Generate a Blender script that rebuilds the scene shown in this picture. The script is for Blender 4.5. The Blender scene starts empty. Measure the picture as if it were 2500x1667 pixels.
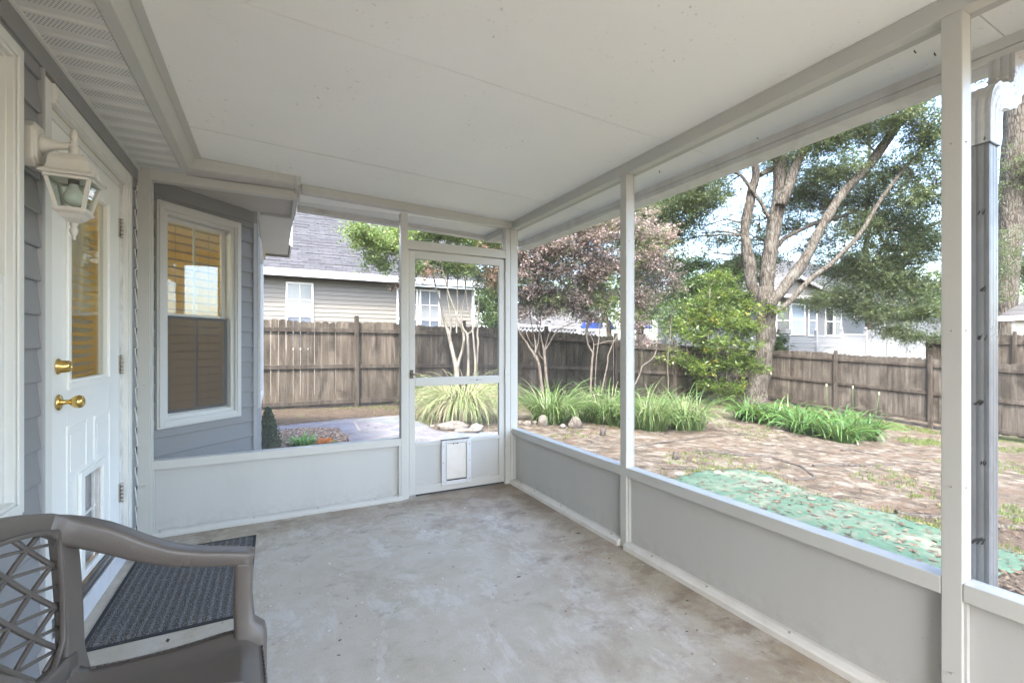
import bpy, math, random
import numpy as np
from mathutils import Vector, Matrix, noise as mnoise

R = math.radians
rng = np.random.default_rng(7)
random.seed(7)
sc = bpy.context.scene
COL = sc.collection

# ------------------------------------------------------------------ camera
F_PX, HX, HY, CAMZ = 1129.0, 1250.0, 845.0, 1.25      # focal length, principal column, horizon row of the 2500 px photograph
YAW = R(27.3)
cam_d = bpy.data.cameras.new("camera"); cam = bpy.data.objects.new("camera", cam_d); COL.objects.link(cam)
cam.location = (0, 0, CAMZ); cam.rotation_euler = (R(90), 0, -YAW)
cam_d.lens = F_PX / 2500 * 36; cam_d.sensor_width = 36; cam_d.shift_y = 11.5 / 2500
cam_d.clip_start = .05; cam_d.clip_end = 600
sc.camera = cam

# ------------------------------------------------------------------ sky, sun, exposure
SUN_EL = R(54); SUN_AZ = math.atan2(-.62, -.78)         # the sun stands behind the camera's left shoulder, behind the house
w = bpy.data.worlds.new("World"); sc.world = w; w.use_nodes = True
wn = w.node_tree.nodes; wn.clear()
sky = wn.new("ShaderNodeTexSky"); sky.sky_type = 'NISHITA'; sky.sun_disc = False
sky.sun_elevation = SUN_EL; sky.sun_rotation = SUN_AZ; sky.air_density = 1.0; sky.dust_density = 3.5; sky.ozone_density = 1.0
bg = wn.new("ShaderNodeBackground"); bg.inputs[1].default_value = .15
wo = wn.new("ShaderNodeOutputWorld")
w.node_tree.links.new(sky.outputs[0], bg.inputs[0]); w.node_tree.links.new(bg.outputs[0], wo.inputs[0])
sun_d = bpy.data.lights.new("sun", 'SUN'); sun_d.energy = 1.4; sun_d.angle = R(10); sun_d.color = (1, .97, .91)
sun = bpy.data.objects.new("sun", sun_d); COL.objects.link(sun)
_s = Vector((math.sin(SUN_AZ) * math.cos(SUN_EL), math.cos(SUN_AZ) * math.cos(SUN_EL), math.sin(SUN_EL)))
sun.rotation_euler = (-_s).to_track_quat('-Z', 'Y').to_euler(); sun.location = _s * 40
sc.view_settings.view_transform = 'Standard'; sc.view_settings.look = 'None'
sc.view_settings.exposure = 3.8; sc.view_settings.gamma = 1
sc.render.engine = 'CYCLES'
cy = sc.cycles
cy.max_bounces = 12; cy.diffuse_bounces = 7; cy.glossy_bounces = 4; cy.transmission_bounces = 6; cy.transparent_max_bounces = 24
cy.sample_clamp_indirect = 6; cy.caustics_reflective = False; cy.caustics_refractive = False

# ------------------------------------------------------------------ pixel <-> world helpers (layout only)
cF = (math.sin(YAW), math.cos(YAW)); cR = (math.cos(YAW), -math.sin(YAW))
def P(x, y, t):
    """world point seen at photo pixel x, y at forward distance t"""
    u = (x - HX) / F_PX
    return Vector((t * (cF[0] + u * cR[0]), t * (cF[1] + u * cR[1]), CAMZ + (HY - y) * t / F_PX))
def tY(x, Y):
    return Y / (cF[1] + (x - HX) / F_PX * cR[1])
def tX(x, X):
    return X / (cF[0] + (x - HX) / F_PX * cR[0])
def gz(X, Y):
    """height of the yard"""
    s = .07 - .0043 * min(max(Y - 5, 0), 6)
    return -.07 - max(0., X - 2.5) * s - .02 * max(0., min(X, 2.5))
def G(x, y):
    t = 5.
    for _ in range(60):
        p = P(x, y, t); t = .5 * t + .5 * (CAMZ - gz(p.x, p.y)) * F_PX / (y - HY)
    return P(x, y, t)

# ------------------------------------------------------------------ mesh builder
class MB:
    def __init__(s): s.v = []; s.f = []; s.m = []; s.sm = []
    def face(s, pts, m=0, sm=False):
        b = len(s.v); s.v += [tuple(p) for p in pts]; s.f.append(tuple(range(b, b + len(pts)))); s.m.append(m); s.sm.append(sm); return s
    def box(s, x0, x1, y0, y1, z0, z1, m=0):
        x0, x1 = sorted((x0, x1)); y0, y1 = sorted((y0, y1)); z0, z1 = sorted((z0, z1))
        return s.hexa([(x0, y0, z0), (x1, y0, z0), (x1, y1, z0), (x0, y1, z0), (x0, y0, z1), (x1, y0, z1), (x1, y1, z1), (x0, y1, z1)], m)
    def hexa(s, c, m=0):
        b = len(s.v); s.v += [tuple(p) for p in c]
        for q in ((0, 3, 2, 1), (4, 5, 6, 7), (0, 1, 5, 4), (1, 2, 6, 5), (2, 3, 7, 6), (3, 0, 4, 7)):
            s.f.append(tuple(b + i for i in q)); s.m.append(m); s.sm.append(False)
        return s
    def bar(s, a, b, wx, wz, up=(0, 0, 1), m=0):
        a = Vector(a); b = Vector(b); d = (b - a).normalized(); up = Vector(up)
        r = d.cross(up)
        if r.length < 1e-4: r = d.cross(Vector((1, 0, 0)))
        r.normalize(); q = r.cross(d).normalized()
        c = []
        for p in (a, b):
            for i, j in ((-1, -1), (1, -1), (1, 1), (-1, 1)): c.append(p + r * (i * wx / 2) + q * (j * wz / 2))
        return s.hexa([c[0], c[1], c[2], c[3], c[4], c[5], c[6], c[7]], m)
    def prism(s, poly, a, b, axis='y', m=0):
        """poly of 2-D points extruded along an axis from a to b"""
        def P3(p, t):
            return {'y': (p[0], t, p[1]), 'x': (t, p[0], p[1]), 'z': (p[0], p[1], t)}[axis]
        n = len(poly); k = len(s.v)
        s.v += [P3(p, a) for p in poly] + [P3(p, b) for p in poly]
        for i in range(n):
            j = (i + 1) % n; s.f.append((k + i, k + j, k + n + j, k + n + i)); s.m.append(m); s.sm.append(False)
        s.f.append(tuple(k + i for i in range(n))[::-1]); s.m.append(m); s.sm.append(False)
        s.f.append(tuple(k + n + i for i in range(n))); s.m.append(m); s.sm.append(False)
        return s
    def rings(s, rings, cap=True, m=0, sm=True):
        n = len(rings[0]); k = len(s.v)
        for r in rings: s.v += [tuple(p) for p in r]
        for i in range(len(rings) - 1):
            for j in range(n):
                j2 = (j + 1) % n
                s.f.append((k + i * n + j, k + i * n + j2, k + (i + 1) * n + j2, k + (i + 1) * n + j)); s.m.append(m); s.sm.append(sm)
        if cap:
            s.f.append(tuple(k + j for j in range(n))[::-1]); s.m.append(m); s.sm.append(False)
            e = k + (len(rings) - 1) * n
            s.f.append(tuple(e + j for j in range(n))); s.m.append(m); s.sm.append(False)
        return s
    def tube(s, pts, rad, n=8, m=0, cap=True, wob=0.):
        pts = [Vector(p) for p in pts]
        if not hasattr(rad, '__len__'): rad = [rad] * len(pts)
        rs = []; ref = None
        for i, p in enumerate(pts):
            d = (pts[min(i + 1, len(pts) - 1)] - pts[max(i - 1, 0)]).normalized()
            if ref is None: ref = d.orthogonal().normalized()
            ref = (ref - d * ref.dot(d)).normalized(); q = d.cross(ref)
            r = rad[i]; ring = []
            for j in range(n):
                a = 2 * math.pi * j / n
                k = 1 + (wob * mnoise.noise(p * 1.7 + Vector((math.cos(a), math.sin(a), 0)) * 1.3) if wob else 0)
                ring.append(p + (ref * math.cos(a) + q * math.sin(a)) * r * k)
            rs.append(ring)
        return s.rings(rs, cap, m)
    def sweep(s, pts, sizes, side=(0, 1, 0), n=4, m=0, rnd=.35):
        """rounded-rectangle section swept along pts; sizes = (width along side, height) per point"""
        pts = [Vector(p) for p in pts]; side = Vector(side)
        rs = []
        for i, p in enumerate(pts):
            d = (pts[min(i + 1, len(pts) - 1)] - pts[max(i - 1, 0)]).normalized()
            sd = (side - d * side.dot(d)).normalized(); q = sd.cross(d).normalized()
            wd, ht = sizes[i]; r = min(wd, ht) * rnd; ring = []
            for cx, cyy, a0 in ((1, 1, 0), (-1, 1, 90), (-1, -1, 180), (1, -1, 270)):
                for k in range(n):
                    a = R(a0 + 90 * k / (n - 1))
                    ring.append(p + sd * (cx * (wd / 2 - r) + r * math.cos(a)) + q * (cyy * (ht / 2 - r) + r * math.sin(a)))
            rs.append(ring)
        return s.rings(rs, True, m)
    def lathe(s, prof, c, n=20, m=0, axis='z', sm=True):
        rs = []
        for r, h in prof:
            ring = []
            for j in range(n):
                a = 2 * math.pi * j / n
                o = (r * math.cos(a), r * math.sin(a), h)
                if axis == 'x': o = (h, r * math.cos(a), r * math.sin(a))
                if axis == 'y': o = (r * math.cos(a), h, r * math.sin(a))
                ring.append((c[0] + o[0], c[1] + o[1], c[2] + o[2]))
            rs.append(ring)
        return s.rings(rs, True, m, sm)
    def arr(s, V, Fq, m=0, sm=False):
        b = len(s.v); s.v += [tuple(p) for p in V.tolist()]
        s.f += [tuple(int(i) + b for i in q) for q in Fq]; s.m += [m] * len(Fq); s.sm += [sm] * len(Fq)
        return s

def obj(name, mb, mats, parent=None, bevel=0., label=None, smooth=False, subsurf=0):
    me = bpy.data.meshes.new(name)
    L = Vector((0, 0, 0)); q = parent
    while q is not None: L += q.location; q = q.parent
    vs = mb.v if L.length == 0 else [(a[0] - L.x, a[1] - L.y, a[2] - L.z) for a in mb.v]
    me.from_pydata(vs, [], mb.f)
    if not isinstance(mats, (list, tuple)): mats = [mats]
    for m in mats: me.materials.append(m)
    me.polygons.foreach_set("material_index", mb.m)
    me.polygons.foreach_set("use_smooth", [True] * len(mb.f) if smooth else mb.sm)
    me.update()
    o = bpy.data.objects.new(name, me); COL.objects.link(o)
    if parent is not None: o.parent = parent
    if bevel:
        b = o.modifiers.new("bevel", 'BEVEL'); b.width = bevel; b.segments = 2; b.limit_method = 'ANGLE'; b.angle_limit = R(40)
    if subsurf:
        b = o.modifiers.new("sub", 'SUBSURF'); b.levels = subsurf; b.render_levels = subsurf
    if label: o["label"] = label
    return o
def leafobj(name, V, mats, parent=None, per=4):
    """V: (n, per, 3) array of loose polygons in world space"""
    me = bpy.data.meshes.new(name); n = V.shape[0]
    L = Vector((0, 0, 0)); q = parent
    while q is not None: L += q.location; q = q.parent
    V = V - np.array([L.x, L.y, L.z])
    me.vertices.add(n * per); me.vertices.foreach_set("co", V.astype(np.float32).ravel())
    me.loops.add(n * per); me.loops.foreach_set("vertex_index", np.arange(n * per, dtype=np.int32))
    me.polygons.add(n); me.polygons.foreach_set("loop_start", np.arange(n, dtype=np.int32) * per)
    me.polygons.foreach_set("loop_total", np.full(n, per, dtype=np.int32))
    me.update(calc_edges=True); me.validate()
    me.materials.append(mats)
    o = bpy.data.objects.new(name, me); COL.objects.link(o)
    if parent is not None: o.parent = parent
    return o
def thing(name, label, cat, loc=(0, 0, 0), group=None):
    o = bpy.data.objects.new(name, None); COL.objects.link(o); o.location = loc; o.empty_display_size = .2
    o["label"] = label; o["category"] = cat
    if group: o["group"] = group
    return o
def tag(o, label, cat, group=None, kind=None):
    o["label"] = label; o["category"] = cat
    if group: o["group"] = group
    if kind: o["kind"] = kind
    return o
def struct(o, label=None):
    o["kind"] = "structure"
    if label: o["label"] = label
    return o

# ------------------------------------------------------------------ materials
class NT:
    def __init__(s, name):
        s.mat = bpy.data.materials.new(name); s.mat.use_nodes = True; s.t = s.mat.node_tree; s.t.nodes.clear()
        s.out = s.t.nodes.new("ShaderNodeOutputMaterial"); s._tc = None
    def n(s, typ, _o=0, **kw):
        nd = s.t.nodes.new("ShaderNode" + typ)
        for k, v in kw.items():
            if k.startswith("i_"):
                key = k[2:]; key = int(key) if key.isdigit() else key.replace("_", " ")
                s.set(nd, key, v)
            else: setattr(nd, k, v)
        return nd
    def set(s, nd, key, v):
        if isinstance(v, bpy.types.NodeSocket): s.t.links.new(v, nd.inputs[key])
        elif isinstance(v, bpy.types.Node): s.t.links.new(v.outputs[0], nd.inputs[key])
        else: nd.inputs[key].default_value = v
    def co(s): 
        if s._tc is None: s._tc = s.n("TexCoord").outputs["Object"]
        return s._tc
    def map(s, scale=(1, 1, 1), rot=(0, 0, 0), co=None):
        return s.n("Mapping", i_Vector=co or s.co(), i_Scale=scale, i_Rotation=rot).outputs[0]
    def noise(s, scale, detail=4, rough=.55, vec=None, dist=0.):
        return s.n("TexNoise", i_Scale=scale, i_Detail=detail, i_Roughness=rough, i_Distortion=dist, i_Vector=vec or s.co()).outputs[0]
    def ramp(s, fac, stops, interp='LINEAR'):
        nd = s.n("ValToRGB", i_Fac=fac); cr = nd.color_ramp; cr.interpolation = interp
        while len(cr.elements) < len(stops): cr.elements.new(.5)
        for e, (p, c) in zip(cr.elements, stops):
            e.position = p; e.color = (*c, 1) if hasattr(c, '__len__') else (c, c, c, 1)
        return nd.outputs[0]
    def mix(s, fac, a, b, mode='MIX'):
        nd = s.n("Mix", data_type='RGBA', blend_type=mode)
        s.set(nd, 0, fac)
        for key, v in ((6, a), (7, b)):
            s.set(nd, key, (*v, 1) if isinstance(v, tuple) and len(v) == 3 else v)
        return nd.outputs[2]
    def math(s, op, a, b=0., c=0.):
        nd = s.n("Math", operation=op); s.set(nd, 0, a); s.set(nd, 1, b)
        if c: s.set(nd, 2, c)
        return nd.outputs[0]
    def bump(s, h, strength=.3, dist=.01):
        return s.n("Bump", i_Height=h, i_Strength=strength, i_Distance=dist).outputs[0]
    def bsdf(s, col, rough=.5, metal=0., normal=None, spec=.5, **kw):
        nd = s.n("BsdfPrincipled")
        s.set(nd, "Base Color", (*col, 1) if isinstance(col, tuple) else col); s.set(nd, "Roughness", rough); s.set(nd, "Metallic", metal)
        s.set(nd, "Specular IOR Level", spec)
        if normal is not None: s.set(nd, "Normal", normal)
        for k, v in kw.items(): s.set(nd, k.replace("_", " "), v)
        return nd
    def done(s, sh):
        s.t.links.new(sh.outputs[0] if isinstance(sh, bpy.types.Node) else sh, s.out.inputs[0]); return s.mat

def paint(name, col, rough=.4, dirt=.12, dscale=3., bump=.08, bscale=120., dcol=(.35, .31, .25), streak=False, metal=0., spec=.5):
    """painted / coated surface with faint grime and fine relief"""
    k = NT(name)
    n1 = k.noise(dscale, 6, .62, k.map((1, 1, .25)) if streak else None, .4)
    n2 = k.noise(dscale * 9, 3, .6)
    f = k.math('MULTIPLY', k.ramp(n1, [(.42, 0.), (.78, 1.)]), dirt * 2.2)
    sp = k.math('MULTIPLY', k.ramp(n2, [(.66, 0.), (.78, 1.)]), dirt * 1.4)
    c = k.mix(f, tuple(col), tuple(a * .55 + b * .45 for a, b in zip(col, dcol)))
    c = k.mix(sp, c, tuple(dcol))
    rg = k.ramp(n1, [(.3, max(0, rough - .08)), (.8, min(1, rough + .15))])
    b = k.bump(k.noise(bscale, 3), bump, .004)
    return k.done(k.bsdf(c, rg, metal, b, spec))
def plain(name, col, rough=.5, metal=0., spec=.5):
    k = NT(name); return k.done(k.bsdf(tuple(col), rough, metal, None, spec))
def leafmat(name, stops, trans=.35, rough=.45, nscale=.8, var=.5):
    """leaf colours vary per leaf, and by larger clumps"""
    k = NT(name)
    r = k.n("NewGeometry").outputs["Random Per Island"]
    nz = k.noise(nscale, 2)
    f = k.math('ADD', k.math('MULTIPLY', r, 1 - var), k.math('MULTIPLY', k.ramp(nz, [(.3, 0.), (.7, 1.)]), var))
    c = k.ramp(f, stops)
    d = k.bsdf(c, rough, 0, None, .35)
    tr = k.n("BsdfTranslucent", i_Color=k.mix(.30, c, (.36, .42, .13), 'MIX'))
    mx = k.n("MixShader", i_Fac=trans); k.t.links.new(d.outputs[0], mx.inputs[1]); k.t.links.new(tr.outputs[0], mx.inputs[2])
    return k.done(mx)
def barkmat(name, stops, scale=9., zs=.25, bump=.9, lichen=None):
    k = NT(name)
    v = k.map((1, 1, zs))
    n1 = k.noise(scale, 8, .7, v, .6)
    vo = k.n("TexVoronoi", feature='DISTANCE_TO_EDGE', i_Scale=scale * 1.8, i_Vector=v).outputs[0]
    h = k.math('ADD', n1, k.ramp(vo, [(0., 0.), (.25, .5)]))
    c = k.ramp(h, stops)
    if lichen:
        ln = k.ramp(k.noise(2.6, 5, .7), [(.52, 0.), (.62, 1.)])
        c = k.mix(k.math('MULTIPLY', ln, .6), c, tuple(lichen))
    return k.done(k.bsdf(c, .9, 0, k.bump(h, bump, .03), .2))
# ------------------------------------------------------------------ shared materials
ALU = paint("white_aluminium", (.53, .53, .495), .34, .14, 2.2, .05, 60, (.42, .38, .30))
def grimy_panel():
    """panel paint with faint vertical wipe marks and splashed dirt along the foot"""
    k = NT("white_aluminium_panel"); z = k.n("SeparateXYZ", i_Vector=k.co()).outputs["Z"]
    n1 = k.noise(2.0, 6, .65, k.map((1.5, 1.5, .3)), .3); n2 = k.noise(22, 5, .7); n3 = k.noise(70, 3, .6)
    c = k.mix(k.math('MULTIPLY', k.ramp(n1, [(.42, 0.), (.75, 1.)]), .30), (.49, .49, .465), (.40, .39, .355))
    foot = k.math('MULTIPLY', k.ramp(z, [(.03, 1.), (.16, 0.)]), k.ramp(n2, [(.42, 0.), (.62, 1.)]))
    c = k.mix(k.math('MULTIPLY', foot, .22), c, (.24, .20, .15))
    c = k.mix(k.math('MULTIPLY', k.ramp(n3, [(.70, 0.), (.75, 1.)]), .5), c, (.22, .19, .15))
    return k.done(k.bsdf(c, k.ramp(n1, [(.3, .34), (.8, .55)]), 0, k.bump(k.math('ADD', n1, k.math('MULTIPLY', n2, .15)), .12, .01), .5))
ALU_PANEL = grimy_panel()
VINYL = paint("white_vinyl", (.70, .70, .66), .42, .14, 3, .04, 80, (.40, .36, .28))
DOORW = paint("white_door_paint", (.84, .84, .80), .38, .05, 2, .05, 40, (.5, .46, .4))
DIRTYW = paint("stained_white_paint", (.76, .75, .72), .5, .55, 9, .1, 60, (.30, .24, .17))
GREYSID = paint("grey_vinyl_siding", (.25, .25, .255), .5, .08, 1.5, .22, 90, (.22, .21, .19))
GREYTRIM = paint("grey_trim", (.26, .26, .255), .5, .05, 2, .1, 90, (.2, .2, .18))
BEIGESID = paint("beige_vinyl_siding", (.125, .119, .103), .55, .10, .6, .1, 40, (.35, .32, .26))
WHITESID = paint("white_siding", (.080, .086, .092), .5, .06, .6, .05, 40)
BRASS = plain("polished_brass", (.75, .52, .18), .16, 1.)
STEEL = paint("worn_steel", (.50, .47, .42), .35, .5, 40, .2, 200, (.25, .14, .08), False, .7)
DARK = plain("seam_shade_socket_black", (.02, .02, .02), .8)
RUBBER = plain("black_plastic", (.03, .03, .03), .5)
SCREW = plain("screw_head", (.38, .36, .33), .5, .6)
SCREEN_T = .90
def screenmat(name, op, col):
    k = NT(name)
    d = k.bsdf(col, .6, 0, None, .3); tr = k.n("BsdfTransparent")
    mx = k.n("MixShader", i_Fac=op); k.t.links.new(tr.outputs[0], mx.inputs[1]); k.t.links.new(d.outputs[0], mx.inputs[2])
    return k.done(mx)
SCREEN = screenmat("insect_screen", .11, (.22, .225, .22))
SCREEN_D = screenmat("dark_window_screen", .50, (.045, .046, .048))
def glassmat(name, tint=(.9, .95, .93), fac=None):
    k = NT(name)
    g = k.n("BsdfGlossy", i_Roughness=.02); tr = k.n("BsdfTransparent", i_Color=(*tint, 1))
    bf = k.n("NewGeometry").outputs["Backfacing"]
    fr = k.n("Fresnel", i_IOR=k.math('SUBTRACT', 1.5, k.math('MULTIPLY', bf, 1.5 - 1 / 1.5))).outputs[0]
    f = k.math('ADD', k.math('MULTIPLY', fr, 1.2), .06)
    mx = k.n("MixShader", i_Fac=f); k.t.links.new(tr.outputs[0], mx.inputs[1]); k.t.links.new(g.outputs[0], mx.inputs[2])
    return k.done(mx)
GLASS = glassmat("window_glass")

def ceilmat():
    k = NT("stippled_ceiling_panel")
    n1 = k.noise(1.2, 5, .6); sp = k.ramp(k.noise(48, 2, .6), [(.675, 0.), (.72, 1.)]); sp2 = k.ramp(k.noise(2.3, 2), [(.45, 0.), (.62, 1.)])
    c = k.mix(k.math('MULTIPLY', k.ramp(n1, [(.45, 0.), (.8, 1.)]), .12), (.93, .93, .89), (.64, .60, .52))
    c = k.mix(k.math('MULTIPLY', k.math('MULTIPLY', sp, sp2), .45), c, (.22, .19, .14))
    b = k.bump(k.noise(170, 3, .6), .28, .004)
    return k.done(k.bsdf(c, k.ramp(n1, [(.3, .34), (.8, .5)]), 0, b, .5))
CEIL = ceilmat()
CEILOUT = paint("overhang_panel", (.84, .83, .80), .45, .35, 6, .25, 150, (.30, .25, .18))
GUTTER = paint("cream_gutter_trim", (.76, .74, .69), .45, .35, 7, .1, 60, (.30, .25, .18), True)

def concrete():
    k = NT("stained_concrete"); sep = k.n("SeparateXYZ", i_Vector=k.co()); X, Y = sep.outputs["X"], sep.outputs["Y"]
    big = k.noise(.8, 8, .7, None, .15); mid = k.noise(3.4, 9, .75, None, .1); fine = k.noise(95, 6, .7)
    c = k.ramp(big, [(.32, (.37, .32, .24)), (.45, (.45, .40, .315)), (.54, (.50, .455, .38)), (.66, (.55, .52, .46))])
    c = k.mix(.5, c, k.ramp(mid, [(.3, (.34, .29, .21)), (.48, (.47, .42, .335)), (.62, (.54, .505, .44)), (.75, (.60, .58, .53))]))
    # worn pale scrapes and traces of old paint
    st = k.ramp(k.noise(1.9, 6, .75, k.map((1.7, .8, 1), (0, 0, R(-25))), .3), [(.53, 0.), (.60, 1.)])
    c = k.mix(k.math('MULTIPLY', st, .42), c, (.63, .61, .57))
    # tan-brown stains, thickest where leaves blow in by the back door and along the yard side
    near = k.math('ADD', k.math('MULTIPLY', k.ramp(k.math('DIVIDE', Y, 4.), [(.66, 0.), (.93, 1.)]), .16), k.math('MULTIPLY', k.ramp(k.math('DIVIDE', X, 2.), [(.45, 0.), (.92, 1.)]), .15))
    br = k.ramp(k.math('ADD', k.noise(2.1, 7, .75, k.map((1, 1, 1), (0, 0, 1.1)), .2), near), [(.56, 0.), (.63, .55), (.75, 1.)])
    c = k.mix(k.math('MULTIPLY', br, .60), c, (.29, .215, .145))
    dk = k.ramp(k.math('ADD', k.noise(5.2, 6, .7, k.map((.8, 1.2, 1), (0, 0, .4)), .2), k.math('MULTIPLY', near, .7)), [(.62, 0.), (.72, 1.)])
    c = k.mix(k.math('MULTIPLY', dk, .5), c, (.20, .155, .115))
    gr = k.ramp(k.noise(1.3, 4, .6, k.map((1.2, 1.1, 1), (0, .6, 2.1))), [(.58, 0.), (.7, 1.)])
    c = k.mix(k.math('MULTIPLY', gr, .28), c, (.40, .41, .28))
    sp = k.ramp(k.noise(30, 2, .5), [(.715, 0.), (.74, 1.)])
    c = k.mix(k.math('MULTIPLY', sp, .6), c, (.78, .77, .74))
    ct = k.ramp(k.noise(24, 3, .5, k.map((1.6, .7, 1), (0, 0, .5))), [(.69, 0.), (.72, 1.)])
    c = k.mix(k.math('MULTIPLY', ct, .45), c, (.12, .09, .065))
    sg = k.ramp(k.noise(300, 3, .7), [(.3, .80), (.7, 1.12)])
    c = k.mix(1., c, sg, 'MULTIPLY')
    h = k.math('ADD', k.math('MULTIPLY', fine, .7), k.math('MULTIPLY', mid, .6))
    return k.done(k.bsdf(c, k.ramp(mid, [(.3, .58), (.7, .80)]), 0, k.bump(h, .32, .006), .35))
CONC = concrete()

# ------------------------------------------------------------------ slab
XW, XR, YB = -.79, 1.937, 3.755         # house wall, right screen wall, back screen wall
YN = -2.4                               # where the porch ends behind the camera
floor = obj("floor", MB().box(-.80, 2.03, YN, 3.84, -.12, 0), CONC)
struct(floor, "grey stained concrete porch slab")

# ------------------------------------------------------------------ porch roof
def zc(X): return 2.475 - .037 * (X + .48)
pr = thing("porch_roof", "white panel ceiling of the screened porch with beams and gutter", "porch roof", (.7, 0, 2.5))
seams = [YN, -.55, .67, 1.885, 3.115, 4.40]
for i in range(5):
    a, b = seams[i] + (.0045 if i == 4 else .0018), seams[i + 1] - (.0045 if i == 3 else .0018)
    m = MB()
    x0 = -.45 if b < 4 else -.45
    def slab(x0, x1, a, b, dz=0., th=.07):
        m.hexa([(x0, a, zc(x0) + dz), (x1, a, zc(x1) + dz), (x1, b, zc(x1) + dz), (x0, b, zc(x0) + dz),
                (x0, a, zc(x0) + th), (x1, a, zc(x1) + th), (x1, b, zc(x1) + th), (x0, b, zc(x0) + th)])
    if b > 4:
        slab(-.45, 2.355, a, 3.76); slab(.185, 2.355, 3.7605, b)
    else: slab(-.45, 2.355, a, b)
    obj("ceiling_panel", m, CEIL, pr)
m = MB().hexa([(-.6, YN, zc(-.6) + .08), (2.4, YN, zc(2.4) + .075), (2.4, 4.45, zc(2.4) + .075), (-.6, 4.45, zc(-.6) + .08),
               (-.6, YN, zc(-.6) + .1), (2.4, YN, zc(2.4) + .095), (2.4, 4.45, zc(2.4) + .095), (-.6, 4.45, zc(-.6) + .1)])
obj("roof_sheet", m, ALU, pr)
obj("seam_shade_strip", MB().hexa([(x, y, zc(x) + dz) for dz in (.005, .009) for x, y in ((-.44, 3.1103), (1.93, 3.1103), (1.93, 3.1197), (-.44, 3.1197))]), DARK, pr)  # black strip added over the open seam, painted shade for the gap
# beam along the outer posts, with the piece that runs on past the corner
m = MB().hexa([(1.937, YN, 2.318), (2.03, YN, 2.318), (2.03, 4.36, 2.318), (1.937, 4.36, 2.318),
               (1.937, YN, zc(1.937) - .001), (2.03, YN, zc(2.03) - .001), (2.03, 4.36, zc(2.03) - .001), (1.937, 4.36, zc(1.937) - .001)])
obj("beam", m, ALU, pr, bevel=.003)
def slopebar(x0, x1, y0, y1, drop0, m=None):
    m = m or MB()
    return m.hexa([(x0, y0, zc(x0) - drop0), (x1, y0, zc(x1) - drop0), (x1, y1, zc(x1) - drop0), (x0, y1, zc(x0) - drop0),
                   (x0, y0, zc(x0) - .001), (x1, y0, zc(x1) - .001), (x1, y1, zc(x1) - .001), (x0, y1, zc(x0) - .001)])
obj("header", slopebar(.185, 1.936, YB, YB + .07, .062), ALU, pr, bevel=.003)
m = slopebar(.185, 2.36, 4.362, 4.44, .035); slopebar(.185, 2.36, 4.345, 4.361, .018, m)
obj("back_fascia", m, GUTTER, pr, bevel=.002)
g = MB()
g.prism([(2.356, 2.332), (2.372, 2.332), (2.372, 2.40), (2.356, 2.40)], YN, 4.44)       # inner leg
g.prism([(2.360, 2.300), (2.476, 2.296), (2.505, 2.345), (2.52, 2.40), (2.512, 2.40), (2.497, 2.349), (2.470, 2.302), (2.366, 2.306), (2.366, 2.3285), (2.360, 2.3285)], YN - .02, 4.46)
g.box(2.3665, 2.3715, YN, 4.44, 2.310, 2.3315); g.box(2.362, 2.512, 4.4605, 4.465, 2.298, 2.40); g.box(2.362, 2.512, YN - .03, YN - .0205, 2.298, 2.40)
gut = obj("gutter", g, GUTTER, pr)
# dead leaves and wasp mud stuck to the overhang
m = MB()
for (x, y, a) in ((2.09, .99, .3), (2.17, .86, .1), (2.10, .42, .5), (2.16, .47, -.6), (2.25, .83, .2), (2.28, .37, .1), (2.20, 2.2, .9), (2.12, 3.1, .5), (2.31, 1.6, .2)):
    c, s_ = math.cos(a), math.sin(a)
    pts = [(x + (u * c - v * s_), y + (u * s_ + v * c), zc(x) - .004 - .003 * k) for k, (u, v) in enumerate(((-.014, 0), (-.003, .004), (.013, .002), (.004, -.004)))]
    m.face(pts)
obj("debris", m, plain("dry_leaf_bit", (.07, .045, .025), .9), pr)

# ------------------------------------------------------------------ screen walls
ZS0, ZS1 = .442, .500
def screw(m, x, y, z, ax, r=.003):
    m.lathe([(0.0005, -.003), (r, -.003), (r, .002), (r * .6, .004), (0.0005, .004)], (x, y, z), 8, 0, ax)
bw = thing("screen_wall", "back screen wall of the porch, white frame holding the screen door", "screen wall", (.6, YB, 0))
def part(name, mb, mat_, root=None, bv=.0018, **k): return obj(name, mb, mat_, root, bevel=bv, **k)
# posts of the back wall
pm = MB().box(-.776, -.712, 3.735, YB + .06, 0, 2.394); pm.box(-.7115, -.702, YB - .006, YB + .05, 0, 2.33)
part("post", pm, ALU, bw)
pm = MB().box(.924, .977, YB - .003, YB + .067, 0, 2.336); pm.box(.9775, .990, YB + .006, YB + .06, 0, 2.04)
part("post", pm, ALU, bw)
pm = MB().box(1.872, 1.921, YB - .002, YB + .067, 0, 2.318); pm.box(1.866, 1.8715, YB + .006, YB + .06, 0, 2.04)
part("post", pm, ALU, bw)
part("header", MB().box(-.7115, .10, YB - .004, YB + .062, 2.332, 2.393).prism([(.1, 2.332), (.175, 2.332), (.13, 2.393), (.1, 2.393)], YB - .004, YB + .062), ALU, bw)
part("header", MB().box(.9775, 1.8715, YB, YB + .065, 2.046, 2.120), ALU, bw)
part("sill", MB().box(-.7015, .9235, YB - .002, YB + .067, ZS0, ZS1), ALU, bw)
m = MB().box(-.7015, .9235, YB + .03, YB + .036, .03, ZS0); m.box(-.7015, -.690, YB + .0, YB + .0295, .04, ZS0); m.box(.905, .9235, YB + .0, YB + .0295, .04, ZS0)
m.box(-.15, -.147, YB + .027, YB + .0302, .04, ZS0)
part("kick_panel", m, ALU_PANEL, bw, 0)
part("base_rail", MB().prism([(YB - .018, 0), (YB + .067, 0), (YB + .067, .036), (YB + .006, .040), (YB - .014, .030), (YB - .018, .022)], -.7015, .935, 'x'), ALU, bw, 0)
m = MB()
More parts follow.
